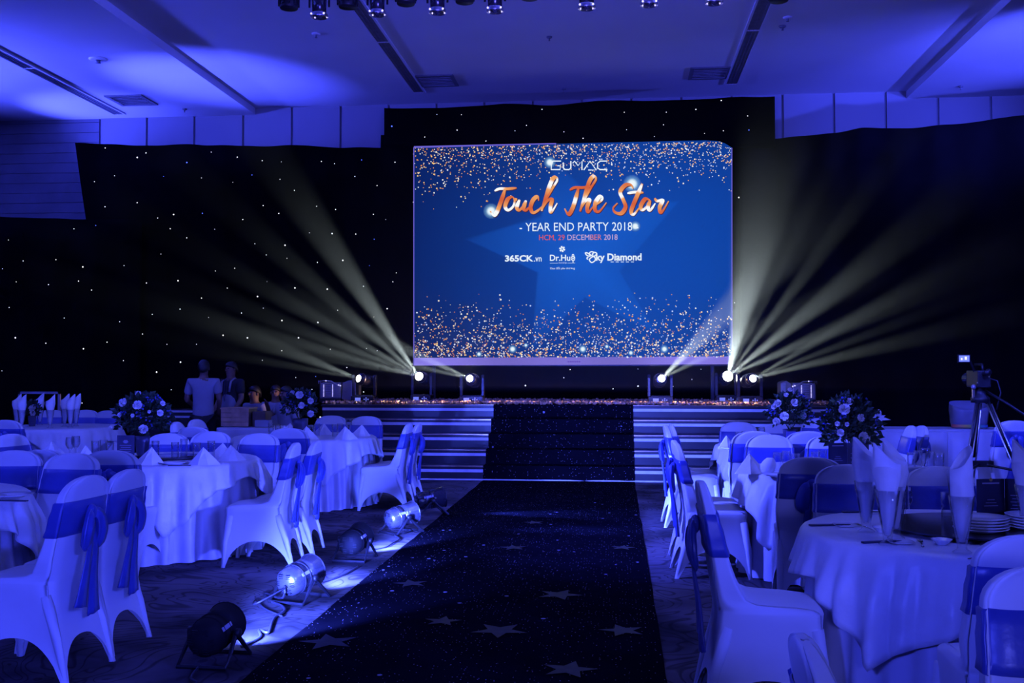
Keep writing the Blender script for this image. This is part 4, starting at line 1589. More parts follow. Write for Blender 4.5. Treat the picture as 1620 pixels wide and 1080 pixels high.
# ================================================================== TABLES
def round_table(key, cx, cy, R, label, seed, corner=45):
    rnd = random.Random(seed)
    t = thing('round_table', label, 'table', (cx, cy, 0), 0, 'round banquet tables')
    H = 0.745
    m = MB()
    m.lathe([(0.05, 0.705), (R - 0.03, 0.705), (R - 0.02, 0.735), (0.05, 0.735)], 40)
    m.build('tabletop', M_WOOD, t)
    m = MB()
    m.lathe([(0.28, 0.0), (0.28, 0.03), (0.05, 0.05), (0.05, 0.70)], 16)
    m.build('pedestal', M_BLACK, t, True)
    # floor length cloth
    n, rows = 330, 14
    ph = [rnd.uniform(0, 6.3) for _ in range(6)]
    m = MB()
    rings = []
    for r in range(rows + 1):
        v = r / rows
        z = lerp(H, 0.008, v)
        ring = []
        for j in range(n):
            th = 2 * PI * j / n
            w = math.sin(33 * th + ph[0] + 1.6 * math.sin(3 * th + ph[1])) + 0.5 * math.sin(19 * th + ph[2]) + 0.4 * math.sin(8 * th + ph[3])
            w = abs(w + 0.3) ** 0.8 * math.copysign(1, w + 0.3) - 0.2
            rad = R - 0.012 + 0.012 * min(1, v * 8) + 0.050 * v + 0.026 * w * v ** 0.5 * (0.45 + 0.55 * v)
            ring.append((rad * math.cos(th), rad * math.sin(th), z + (0.006 * math.sin(5 * th + ph[4]) if r == rows else 0)))
        rings.append(ring)
    for s in (0.97, 0.5, 0.05):
        rings.insert(0, [(p[0] * s, p[1] * s, H) for p in rings[0]] if s == 0.97 else [((R) * s * math.cos(2 * PI * j / n), R * s * math.sin(2 * PI * j / n), H) for j in range(n)])
    m.rings(rings, caps=(True, False))
    m.build('floor_cloth', M_CLOTH_FLOOR, t, True)['label'] = 'pale satin cloth falling to the floor'
    # square overlay cloth
    a = R + 0.19
    n = 352
    m = MB()
    rings = [[(R * s * math.cos(2 * PI * j / n), R * s * math.sin(2 * PI * j / n), 0) for j in range(n)] for s in (0.02, 0.5, 0.9)]
    rows = 12
    for r in range(rows + 1):
        v = r / rows
        ring = []
        for j in range(n):
            th = 2 * PI * j / n
            tt = (th - math.radians(corner - 45) + PI / 4) % (PI / 2) - PI / 4
            cn = abs(tt) / (PI / 4)
            L = 0.17 + 0.36 * cn ** 2.0 + 0.03 * math.sin(5 * th + ph[1]) + 0.02 * math.sin(11 * th + ph[2])
            s = L * v                                   # arc length over the edge
            rr = 0.022
            if s < rr * 1.57:
                rad, z = R + rr * math.sin(s / rr), -rr * (1 - math.cos(s / rr))
            else:
                rad, z = R + rr, -rr - (s - rr * 1.57)
            dd = max(0, -z)
            w = 0.8 * math.sin(17 * th + ph[4] + 1.5 * math.sin(2 * th + ph[0])) + 0.7 * math.sin(31 * th + ph[5] + math.sin(5 * th)) + 0.35 * math.sin(53 * th + ph[3] + 3 * dd)
            amp = 0.018 + 0.022 * max(0, cn - 0.35)
            rad += 0.006 * noise.noise((th * 9, dd * 11, seed)) * min(1, dd * 12)
            rad += 0.014 + 0.075 * dd + min(1, dd * 5) * (0.020 + amp * (1.1 + w * (1 if w < 0 else 0.85)))
            ring.append((rad * math.cos(th), rad * math.sin(th), z))
        rings.append(ring)
    m.rings(rings, caps=(True, False))
    ov = m.build('table_overlay', M_CLOTH, None, True, loc=(cx, cy, H + 0.004))
    md = ov.modifiers.new('solid', 'SOLIDIFY')
    md.thickness = 0.003
    tag(ov, 'shiny square satin overlay hanging in points over ' + TN[key], 'tablecloth', 'square satin overlays')
    return t


TT = 0.7505                                           # height of the overlay's surface
round_table('T1', *TAB['T1'], 'round cloth covered table cut off by the frame edge, behind the nearest chairs', 1, 20)
round_table('T2', *TAB['T2'], 'round cloth covered table with pyramid napkins and the big flower arrangement', 2, 25)
round_table('T3', *TAB['T3'], 'round cloth covered table near the steps with a flower vase and pyramid napkins', 3, 30)
round_table('T0', *TAB['T0'], 'distant round cloth covered table with tall upright napkins', 4, 45)
round_table('R1', *TAB['R1'], 'near round table with plate stacks, menu cards and napkins in tall glasses', 5, 45)
round_table('R2', *TAB['R2'], 'middle round table with a dark menu card and flowers, folded napkin pair at its edge', 6, 40)
round_table('R3', *TAB['R3'], 'round table by the steps with brilliantly lit cloth and a small blue card', 7, 50)

# ---- long skirted table at the back, near the camera tripod
a, b = at(1388, 690, 13.6), at(1602, 690, 13.6)
LT = thing('skirted_table', 'long white skirted table lit bright blue behind the camera tripod', 'table', ((a.x + b.x) / 2, 13.95, 0))
W = b.x - a.x
m = MB()
m.box((0, 0, 0.735), (W, 0.7, 0.03))
m.build('tabletop', M_SKIRTING, LT, bevel=0.006)
m = MB()
nn = 150
rs = []
for z in (0.72, 0.5, 0.25, 0.01):
    ring = []
    for j in range(nn):
        s = j / nn * (2 * W + 1.4)
        if s < W:
            x, y, ox, oy = -W / 2 + s, -0.35, 0, -1
        elif s < W + 0.7:
            x, y, ox, oy = W / 2, -0.35 + s - W, 1, 0
        elif s < 2 * W + 0.7:
            x, y, ox, oy = W / 2 - (s - W - 0.7), 0.35, 0, 1
        else:
            x, y, ox, oy = -W / 2, 0.35 - (s - 2 * W - 0.7), -1, 0
        w = 0.012 * (1 + 1.2 * (0.74 - z)) * math.sin(s * 26) + 0.012
        ring.append((x + ox * w, y + oy * w, z))
    rs.append(ring)
m.rings(rs, caps=(True, False))
m.build('skirting', M_SKIRTING, LT, True)
for q in (-0.32, 0.02, 0.4):
    m = MB()
    m.box((q * W, -0.392, 0.40), (0.012, 0.006, 0.62))
    m.build('skirting_seam', M_CLOTH_FLOOR, LT)

# ---- small white covered table with the wooden crate at the back left
a, b = at(343, 690, 13.3), at(440, 690, 13.3)
LT2 = thing('covered_table', 'small white covered table with the wooden crate, in front of the staff', 'table', ((a.x + b.x) / 2, 13.6, 0))
W2 = b.x - a.x
m = MB()
m.box((0, 0, 0.72), (W2, 0.6, 0.03))
m.build('tabletop', M_WOOD, LT2)
m = MB()
rs = []
for z, g in ((0.738, -0.02), (0.738, 0.006), (0.70, 0.012), (0.35, 0.02), (0.02, 0.03)):
    ring = []
    per = 2 * (W2 + 0.6)
    for j in range(72):
        s = j / 72 * per
        if s < W2:
            x, y, ox, oy = -W2 / 2 + s, -0.3, 0, -1
        elif s < W2 + 0.6:
            x, y, ox, oy = W2 / 2, -0.3 + s - W2, 1, 0
        elif s < 2 * W2 + 0.6:
            x, y, ox, oy = W2 / 2 - (s - W2 - 0.6), 0.3, 0, 1
        else:
            x, y, ox, oy = -W2 / 2, 0.3 - (s - 2 * W2 - 0.6), -1, 0
        w = g + (0.73 - z) * 0.03 * math.sin(s * 17)
        ring.append((x + ox * w, y + oy * w, z))
    rs.append(ring)
m.rings(rs, caps=(True, False))
m.build('cloth', M_SKIRTING, LT2, True)
zt2 = 0.742
c0, c1 = at(354, 670, 13.55), at(397, 670, 13.55)
CR = thing('wooden_crate', 'plain wooden box with a darker end, standing on the small white table', 'box', ((c0.x + c1.x) / 2, 13.62, zt2))
CW = c1.x - c0.x
for k in range(4):
    m = MB()
    m.box((0, -0.16, 0.035 + k * 0.06), (CW, 0.02, 0.055))
    m.build('plank', M_WOOD, CR)
    m = MB()
    m.box((0, 0.16, 0.035 + k * 0.06), (CW, 0.02, 0.055))
    m.build('plank', M_WOOD, CR)
m = MB()
m.box((0, 0, 0.245), (CW + 0.02, 0.36, 0.018))
m.build('lid', M_WOOD, CR)
for sg in (-1, 1):
    m = MB()
    m.box((sg * (CW / 2 - 0.01), 0, 0.12), (0.02, 0.30, 0.23))
    m.build('end_board', M_WOODDK, CR)
m = MB()
m.box((CW / 2 + 0.12, 0.02, 0.10), (0.18, 0.24, 0.20))
tag(m.build('dark_box', M_WOODDK, None, bevel=0.004, loc=((c0.x + c1.x) / 2, 13.62, zt2 + 0.001)), 'dark brown box leaning on the wooden crate', 'box')
p = at(423, 672, 13.45)
m = MB()
m.box((0, 0, 0.045), (0.2, 0.12, 0.09))
bx_ = m.build('paper_box', M_SHIRT, None, bevel=0.004, loc=(p.x - 0.06, 13.47, zt2 + 0.001))
tag(bx_, 'small white paper box on the white table beside the crate', 'box')


# ================================================================== THINGS ON THE TABLES
ORD = ['first', 'second', 'third', 'fourth', 'fifth', 'sixth', 'seventh', 'eighth', 'ninth', 'tenth', 'eleventh', 'twelfth']


def tpt(px, py, z=TT):
    d = _R @ Vector(((px - 810) / F, (540 - py) / F, -1))
    tt = (z - EYE) / d.z
    return (d.x * tt, d.y * tt, z)


def ontab(key, px, Y):
    """point of the table top with the given depth, seen at column px"""
    return (at(px, 600, Y).x, Y, TT)


def pyramid_napkin(loc, rz, s=1.0, lean=0.0, label='', group=''):
    """linen folded to a standing tent: two triangular leaves with a fold line and soft base"""
    m = MB()
    w, h, d = 0.115 * s, 0.125 * s, 0.06 * s
    apex = (lean * s, 0.0, h)
    base = [(-w, -0.005, 0), (-w * 0.3, -d, 0), (w * 0.35, -d, 0), (w, -0.005, 0), (w * 0.4, d, 0), (-w * 0.4, d, 0)]
    rings = [base]
    for t in (0.35, 0.7, 0.93):
        rings.append([tuple(lerp(b[i], apex[i], t) + (0.006 * s * math.sin(k * 2.4 + t * 3) if i == 1 else 0) for i in range(3)) for k, b in enumerate(base)])
    rings.append([tuple(lerp(b[i], apex[i], 0.992) for i in range(3)) for b in base])
    m.rings(rings)
    o = m.build('folded_napkin', M_NAPKIN, None, False, loc=loc)
    o.rotation_euler = (0, 0, rz)
    m = MB()
    m.rings([[tuple(lerp(base[k][i], apex[i], t) * 1.0 + ((-0.006 if i == 1 else 0)) for i in range(3)) for k in (0, 1)] + [tuple(lerp(base[k][i], apex[i], t) for i in range(3)) for k in (1, 0)] for t in (0.0, 0.5, 0.97)])
    fold = m.build('fold_flap', M_NAPKIN, o)
    tag(o, label, 'napkin', group)
    return o


def rolled_napkin(loc, rz, label, group, s=1.0, z0=0.03):
    """napkin rolled to a cone whose slanted flag stands high above the glass"""
    m = MB()
    n = 20
    rings = []
    for (t, r, z) in ((0, 0.010, z0), (0.2, 0.020, 0.09), (0.45, 0.033, 0.17), (0.65, 0.044, 0.235), (0.82, 0.058, 0.30), (1.0, 0.057, 0.385)):
        ring = []
        for j in range(n):
            th = 2 * PI * j / n
            top = 0
            if t > 0.8:
                top = (0.046 * math.cos(th) + 0.006 * math.cos(2 * th)) if t == 1.0 else 0.010 * math.cos(th)
            rr = r * (1 + 0.10 * math.sin(2 * th + z * 20) + 0.05 * math.sin(5 * th)) * s
            sq = 0.6 if t == 1.0 else (0.7 if t > 0.8 else 1)
            ring.append((rr * math.cos(th) * (1 if t < 1 else 0.9), rr * math.sin(th) * sq, (z + top) * s))
        rings.append(ring)
    m.rings(rings, caps=(True, False))
    o = m.build('rolled_napkin', M_NAPKIN, None, True, loc=loc)
    o.rotation_euler = (0, 0, rz)
    md = o.modifiers.new('solid', 'SOLIDIFY')
    md.thickness = 0.002
    m = MB()
    ring = [(0.058 * math.cos(th), 0.058 * math.sin(th), 0.25 + 0.09 * (0.5 + 0.5 * math.sin(th * 0.8 + 0.5))) for th in [k * 0.35 - 0.4 for k in range(9)]]
    ring2 = [(p[0] * 0.80, p[1] * 0.80, 0.238) for p in ring]
    m.rings([[tuple(c * s for c in p) for p in ring2], [tuple(c * s for c in p) for p in ring]], caps=(False, False), closed=False)
    m.build('outer_fold', M_NAPKIN, o, True)
    return tag(o, label, 'napkin', group)


def glass_mesh(kind):
    if kind == 'pilsner':
        out = [(0.038, 0.0), (0.038, 0.006), (0.020, 0.018), (0.019, 0.030), (0.026, 0.07), (0.040, 0.15), (0.052, 0.235)]
        inn = [(0.0500, 0.235), (0.0380, 0.15), (0.024, 0.072), (0.014, 0.042)]
    elif kind == 'highball':
        out = [(0.028, 0.0), (0.030, 0.004), (0.031, 0.08), (0.032, 0.145)]
        inn = [(0.0298, 0.145), (0.0288, 0.08), (0.027, 0.014)]
    else:
        out = [(0.033, 0.0), (0.033, 0.004), (0.006, 0.012), (0.005, 0.075), (0.02, 0.09), (0.036, 0.12), (0.037, 0.15), (0.031, 0.185)]
        inn = [(0.0295, 0.185), (0.035, 0.15), (0.034, 0.12), (0.018, 0.093)]
    m = MB()
    m.lathe([(0.001, 0.0)] + out + inn + [(0.001, inn[-1][1] - 0.004)], 20)
    return m


GLASS_SRC = {}


def glass(kind, loc, label, group):
    if kind not in GLASS_SRC:
        o = glass_mesh(kind).build({'pilsner': 'tapered_glass', 'highball': 'water_glass', 'wine': 'wine_glass'}[kind], M_GLASS, None, True)
        GLASS_SRC[kind] = o
    else:
        o = GLASS_SRC[kind].copy()
        COL.objects.link(o)
    o.location = loc
    return tag(o, label, 'glass', group)


# -- napkins
NAP = {'T2': [(237, 7.95, 0.1, 1.12), (325, 7.98, 0.15, 1.12), (368, 8.35, 0.5, 1.05), (350, 8.75, 0.6, 0.95), (133, 8.05, 0.0, 1.15), (85, 8.6, 0.3, 1.1), (185, 8.95, 0, .9)],
       'T3': [(487, 11.0, 0.0, 1.15), (548, 11.02, 0.2, 1.15), (570, 11.5, 0.5, 1.1), (510, 11.75, 0.3, 1.1), (452, 11.25, 0, 1.1), (457, 11.95, .2, 1.0)],
       'R3': [(1150, 10.1, 0.5, 1.0), (1170, 10.75, 0.3, .9)],
       'R2': [(1187, 7.72, 0.35, 1.15), (1300, 7.55, 0.2, .9), (1420, 7.75, .5, .9), (1395, 8.4, .2, .9)]}
for key, L in NAP.items():
    L = sorted(L)
    for k, (px, Y, rz, s) in enumerate(L):
        pyramid_napkin(ontab(key, px, Y), rz, s, 0.02 if k % 2 else -0.01,
                       'white napkin folded to a pyramid, %s along the table edge from the frame side, on %s' % (ORD[k], TN[key]) if False else 'pyramid napkin, %s from the left on %s' % (ORD[k], TN[key]),
                       'pyramid napkins on ' + TN[key])
# a napkin folded to a soft roll beside the pyramid on the middle right table
m = MB()
rs = []
for k in range(9):
    t = k / 8
    r = 0.012 + 0.042 * math.sin(PI * (0.15 + 0.85 * t) * 0.95) ** 0.8
    rs.append([(0.02 * t + r * math.cos(2 * PI * j / 14) * (1 + .15 * math.sin(3 * 2 * PI * j / 14)), r * 0.7 * math.sin(2 * PI * j / 14), 0.006 + 0.115 * t ** 0.9) for j in range(14)][::1])
rs.reverse()
rs = [[(p[0], p[1], max(0.002, p[2])) for p in r] for r in rs]
m.rings(rs)
tag(m.build('folded_napkin', M_NAPKIN, None, True, loc=ontab('R2', 1213, 7.62)), 'plump rolled napkin beside the pyramid napkin at the edge of the middle table', 'napkin')

# -- tall napkins in tapered glasses
TALL = [('R1', 1368, 4.98, 2.5), ('R1', 1402, 4.62, 2.9), ('R1', 1415, 4.80, 2.3), ('R1', 1519, 4.45, 0.6), ('R1', 1622, 4.9, 2.6),
        ('T0', 27, 12.9, 0.4), ('T0', 35, 12.66, 0.9), ('T0', 64, 13.5, 1.0), ('T0', 80, 12.75, 0.5), ('T0', 103, 13.1, 0.2), ('T0', 112, 12.9, 0.2), ('T0', 121, 13.2, 0.1)]
cnt = {}
TALLLOC = []
for key, px, Y, rz in TALL:
    k = cnt.get(key, 0)
    cnt[key] = k + 1
    loc = ontab(key, px, Y)
    TALLLOC.append((key, loc))
    glass('pilsner', loc, 'tapered glass of the %s upright napkin from the left on %s' % (ORD[k], TN[key]), 'tapered napkin glasses on ' + TN[key])
    rolled_napkin(loc, rz, '%s tall upright napkin from the left, in its glass on %s' % (ORD[k], TN[key]), 'upright napkins on ' + TN[key], 1.0, 0.046)

# -- drinking glasses
GL = {'T2': [('highball', 247, 8.55), ('highball', 278, 8.42), ('highball', 312, 8.36), ('highball', 335, 8.62), ('highball', 292, 8.85), ('highball', 152, 8.5), ('highball', 165, 8.62), ('wine', 112, 8.35), ('wine', 121, 8.5), ('highball', 175, 8.3)],
      'T3': [('highball', 530, 11.35), ('highball', 538, 11.55), ('wine', 552, 11.75), ('highball', 492, 11.2), ('highball', 502, 11.5), ('highball', 440, 11.3), ('highball', 429, 11.5)],
      'R3': [('highball', 1168, 10.35), ('highball', 1178, 10.5), ('highball', 1193, 10.25), ('wine', 1204, 10.55), ('highball', 1290, 10.4), ('highball', 1283, 10.6)],
      'R2': [('highball', 1229, 7.80), ('highball', 1243, 7.95), ('highball', 1258, 7.72), ('highball', 1289, 7.9), ('highball', 1300, 8.05), ('highball', 1441, 7.9), ('highball', 1451, 8.1), ('wine', 1462, 7.8), ('highball', 1470, 8.0), ('highball', 1485, 7.85)],
      'R1': [('highball', 1497, 5.35), ('wine', 1429, 5.2)]}
for key, L in GL.items():
    L = sorted(L, key=lambda q: q[1])
    for k, (kind, px, Y) in enumerate(L):
        glass(kind, ontab(key, px, Y), 'empty %s, %s of the glasses from the left on %s' % ('stemmed glass' if kind == 'wine' else 'straight water glass', ORD[k], TN[key]), 'drinking glasses on ' + TN[key])


# -- lazy susan with plates, dishes, cutlery on the near right table
def plate_mesh(r):
    m = MB()
    m.lathe([(r * 0.05, 0.0), (r * 0.55, 0.0), (r * 0.62, 0.004), (r * 0.98, 0.016), (r, 0.019), (r * 0.97, 0.020), (r * 0.62, 0.009), (r * 0.55, 0.006), (r * 0.05, 0.005)], 36)
    return m


cxr, cyr, Rr = TAB['R1']
SUS = thing('turntable', 'dark glass turntable in the middle of the near table with plate stacks', 'turntable', (cxr + 0.02, cyr + 0.02, TT))
m = MB()
m.lathe([(0.20, 0.0), (0.20, 0.012), (0.10, 0.018)], 30)
m.build('bearing', M_BLACK, SUS, True)
m = MB()
m.lathe([(0.05, 0.018), (0.43, 0.018), (0.436, 0.022), (0.432, 0.027), (0.05, 0.027)], 56)
m.build('glass_disc', M_GLASSDK, SUS)
zs = TT + 0.0275
plate_src = None
for si, (px, Y, n, w) in enumerate(((1549, 4.86, 5, 'under the open menu card'), (1632, 4.95, 5, 'at the frame edge'))):
    x = at(px, 600, Y).x
    for k in range(n):
        if plate_src is None:
            plate_src = plate_mesh(0.118).build('plate', M_PLATE, None, True)
            o = plate_src
        else:
            o = plate_src.copy()
            COL.objects.link(o)
        o.location = (x + random.uniform(-0.003, 0.003), Y + random.uniform(-0.003, 0.003), zs + 0.0125 * k + 0.0005)
        tag(o, 'white plate, %s from the bottom of the stack %s' % (ORD[k] if k < n - 1 else 'topmost, ' + ORD[k], w), 'plate', 'stacked plates on the turntable')


def menu_card(loc, rz, label, w=0.15, h=0.22, mats=(M_MENU, M_PRINT), emblem='basket', lines=6, two=True, gold=False, group='menu cards'):
    t = thing('menu_card', label, 'menu card', loc, rz, group)
    base = M_MENU if mats[0] is M_MENU else mats[0]
    for k, (ang, x0) in enumerate(((0.25, -w), (-0.25, 0)) if two else ((0.0, -w / 2),)):
        m = MB()
        R = Matrix.Rotation(ang, 3, 'Z')
        m.box(R @ Vector(((w / 2) * (-1 if (two and k == 0) else 1) if two else 0, 0, 0)) + Vector((0, 0, h / 2)), (w - 0.002, 0.003, h), R)
        pn = m.build('card_panel', base, t)
        cxp = (w / 2) * (-1 if (two and k == 0) else 1) if two else 0
        m = MB()
        if (k == (1 if two else 0)):
            # small crest: three curved bars over a bowl shape
            for q, (zz, ww) in enumerate(((0.80, 0.030), (0.765, 0.044), (0.735, 0.040), (0.71, 0.022))):
                m.box(R @ Vector((cxp, -0.003, 0)) + Vector((0, 0, h * zz)), (ww, 0.002, 0.006 if q else 0.008), R)
            for q in range(lines):
                ww = w * (0.55 if q % 2 else 0.66)
                m.box(R @ Vector((cxp, -0.003, 0)) + Vector((0, 0, h * (0.62 - 0.075 * q))), (ww, 0.002, 0.0035), R)
        else:
            for q in range(3):
                m.box(R @ Vector((cxp, -0.003, 0)) + Vector((0, 0, h * (0.52 - 0.07 * q))), (w * (0.25 + 0.12 * q), 0.002, 0.0025), R)
            m.box(R @ Vector((cxp, -0.003, 0)) + Vector((0, 0, h * 0.90)), (w * 0.6, 0.002, 0.006), R)
        pr = m.build('printed_lines', mats[1], pn)
        if gold and k == 0:
            m = MB()
            m.rings([[R @ Vector((cxp + a, -0.0045, 0)) + Vector((0, 0, zz)) for a, zz in ((-0.004, h * 0.945), (0.004, h * 0.945), (0.010, h * 0.985), (0.0, h * 1.03), (-0.010, h * 0.985))],
                     [R @ Vector((cxp + a, -0.003, 0)) + Vector((0, 0, zz)) for a, zz in ((-0.004, h * 0.945), (0.004, h * 0.945), (0.010, h * 0.985), (0.0, h * 1.03), (-0.010, h * 0.985))]])
            m.build('gold_emblem', M_GOLD, pn)['label'] = 'small gilt bud emblem'
    return t


menu_card((at(1587, 600, 5.18).x, 5.18, zs + 0.0005), 0.0, 'open dark menu card with gilt emblem, standing behind the plate stacks', w=0.145, h=0.205, gold=True)
menu_card((at(1339, 600, 7.95).x, 7.95, TT), 0.1, 'dark menu card before the flowers on the middle table', w=0.155, h=0.21, lines=7)
menu_card((at(200, 600, 8.18).x, 8.18, TT), 0.0, 'slate menu card with pale emblem before the big flower arrangement', w=0.15, h=0.215, two=False, lines=7, mats=(M_VASE, M_PRINT))
menu_card((at(1251, 600, 10.3).x, 10.3, TT), 0.15, 'small bright blue card before the flowers by the steps', w=0.10, h=0.155, two=False, lines=3, mats=(M_MENULIT, M_PRINT))
# the slim white support of that card
# -- place settings of the near table
PS = [(1337, 833, 0.1), (1425, 860, 0.0), (1385, 812, 0.2)]
for k, (px, py, rz) in enumerate(PS):
    p = tpt(px, py)
    w = ('nearest the runner side cloth edge', 'in front of the napkin glasses', 'behind the first napkin glass')[k]
    m = MB()
    sq = 0.055 if k < 2 else 0.05
    prof = [(0.55, 0.0), (0.95, 0.010), (1.0, 0.012), (0.93, 0.012), (0.55, 0.004)]
    m.rings([[(sq * s * math.copysign(abs(math.cos(th)) ** 0.5, math.cos(th)), sq * s * math.copysign(abs(math.sin(th)) ** 0.5, math.sin(th)), z) for th in [2 * PI * j / 24 for j in range(24)]] for s, z in prof])
    o = m.build('side_dish', M_PLATE, None, True, loc=p)
    o.rotation_euler = (0, 0, rz)
    tag(o, 'small square white dish ' + w, 'dish', 'small dishes on the near table')
    # chopsticks in a dark sleeve
    cs = thing('chopstick_sleeve', 'dark chopstick sleeve beside the small dish ' + w, 'chopsticks', (p[0] - 0.09, p[1] + 0.01, TT), math.radians((12, 20, 5)[k]), 'chopstick sleeves on the near table')
    m = MB()
    m.box((0, 0, 0.006), (0.16, 0.024, 0.008))
    m.build('sleeve', M_MENU, cs, bevel=0.002)
    for q in (-0.005, 0.005):
        m = MB()
        m.tube([(0.07, q, 0.007), (0.125, q, 0.006)], [0.0035, 0.003], 6)
        m.build('chopstick', M_DARKWOOD, cs)
    fk = thing('fork', 'steel fork lying next to the small dish ' + w, 'fork', (p[0] + 0.085, p[1] - 0.005, TT), math.radians((100, 78, 90)[k]), 'forks on the near table')
    m = MB()
    m.tube([(-0.09, 0, 0.004), (-0.03, 0, 0.006), (0.03, 0, 0.004), (0.05, 0, 0.004)], [0.006, 0.004, 0.004, 0.010], 6, 0.4)
    m.build('handle', M_CUTLERY, fk, True)
    for q in (-0.009, -0.003, 0.003, 0.009):
        m = MB()
        m.tube([(0.05, q, 0.004), (0.075, q, 0.003), (0.092, q, 0.006)], 0.0018, 5)
        m.build('tine', M_CUTLERY, fk)
for k, (px, py, lab) in enumerate(((1490, 862, 'small white sauce bowl before the tallest napkin glass on the near table'), (1395, 842, 'small pale bowl between the napkin glasses of the near table'))):
    m = MB()
    m.lathe([(0.018, 0.0), (0.020, 0.004), (0.042, 0.024), (0.044, 0.027), (0.041, 0.027), (0.018, 0.007), (0.001, 0.006)], 22)
    tag(m.build('sauce_bowl', M_PLATE, None, True, loc=tpt(px, py)), lab, 'bowl', 'sauce bowls on the near table')
m = MB()
pk = tpt(1532, 886)
m.tube([(0, 0, 0.006), (0.05, 0.05, 0.005), (0.11, 0.11, 0.005)], [0.004, 0.004, 0.008], 6, 0.5)
kn = thing('table_knife', 'steel knife on the table edge beside the frame-edge chair back', 'knife', pk)
m2 = m.build('handle', M_CUTLERY, kn, True)
m = MB()
m.box((0.155, 0.155, 0.004), (0.10, 0.016, 0.002), Matrix.Rotation(PI / 4, 3, 'Z'))
m.build('blade', M_CUTLERY, kn)
# low dishes on the other tables
for k, (key, px, Y, lab) in enumerate((('R2', 1232, 7.5, 'flat white plate at the edge of the middle table, under the water glasses'), ('R3', 1158, 10.02, 'flat white plate under the pyramid napkin by the steps'),
                                       ('T2', 275, 8.0, 'flat plate between two pyramid napkins on the bright table'), ('T1', -22, 5.72, 'flat plate on the cut table at the frame edge'), ('T1', 22, 5.85, 'white plate on the cut table, closest to the bow chair'))):
    o = plate_src.copy()
    COL.objects.link(o)
    o.location = ontab(key, px, Y)
    tag(o, lab, 'plate')
m = MB()
m.lathe([(0.16, 0.0), (0.165, 0.01), (0.30, 0.012), (0.305, 0.02), (0.16, 0.02)], 44)
tag(m.build('turntable', M_GLASSDK, None, True, loc=(TAB['T2'][0] + 0.02, TAB['T2'][1] + 0.05, TT)), 'dark round turntable under the vase on the bright table', 'turntable')
m = MB()
m.box((0, 0, 0.004), (0.17, 0.025, 0.007), Matrix.Rotation(0.3, 3, 'Z'))
tag(m.build('chopstick_sleeve', M_MENU, None, bevel=0.002, loc=ontab('T2', 285, 7.85)), 'dark chopstick sleeve between two pyramid napkins on the bright table', 'chopsticks')
m = MB()
m.box((0, 0, 0.004), (0.2, 0.028, 0.007), Matrix.Rotation(-0.05, 3, 'Z'))
tag(m.build('chopstick_sleeve', M_MENU, None, bevel=0.002, loc=ontab('T1', 20, 5.66)), 'dark chopstick sleeve on the cut table at the frame edge', 'chopsticks')


# ================================================================== FLOWERS
def rose_mesh(r, rnd):
    m = MB()
    for layer, (rad, n, tilt, h) in enumerate(((0.35, 3, 0.15, 0.7), (0.62, 5, 0.45, 0.45), (0.95, 6, 0.85, 0.1))):
        for k in range(n):
            a = 2 * PI * k / n + layer * 0.6 + rnd.uniform(-0.15, 0.15)
            ca, sa = math.cos(a), math.sin(a)
            w = r * (0.55 + 0.12 * layer)
            pts = []
            for (u, v) in ((-1, 0), (1, 0), (1.05, 0.6), (0.5, 1.05), (-0.5, 1.05), (-1.05, 0.6)):
                rr = r * rad * (0.45 + 0.55 * v) + r * 0.22 * tilt * v
                x, y, z = rr, u * w * (0.45 + 0.35 * v), r * (h + 1.05 * v * math.cos(tilt)) - r * 0.5
                rr2 = rr - abs(u) * w * 0.25
                pts.append((rr2 * ca - y * sa, rr2 * sa + y * ca, z))
            m.add(pts, [(0, 1, 2, 3, 4, 5)])
    m.ball((0, 0, 0), r * 0.48, 8, 5, (1, 1, 1.1))
    return m


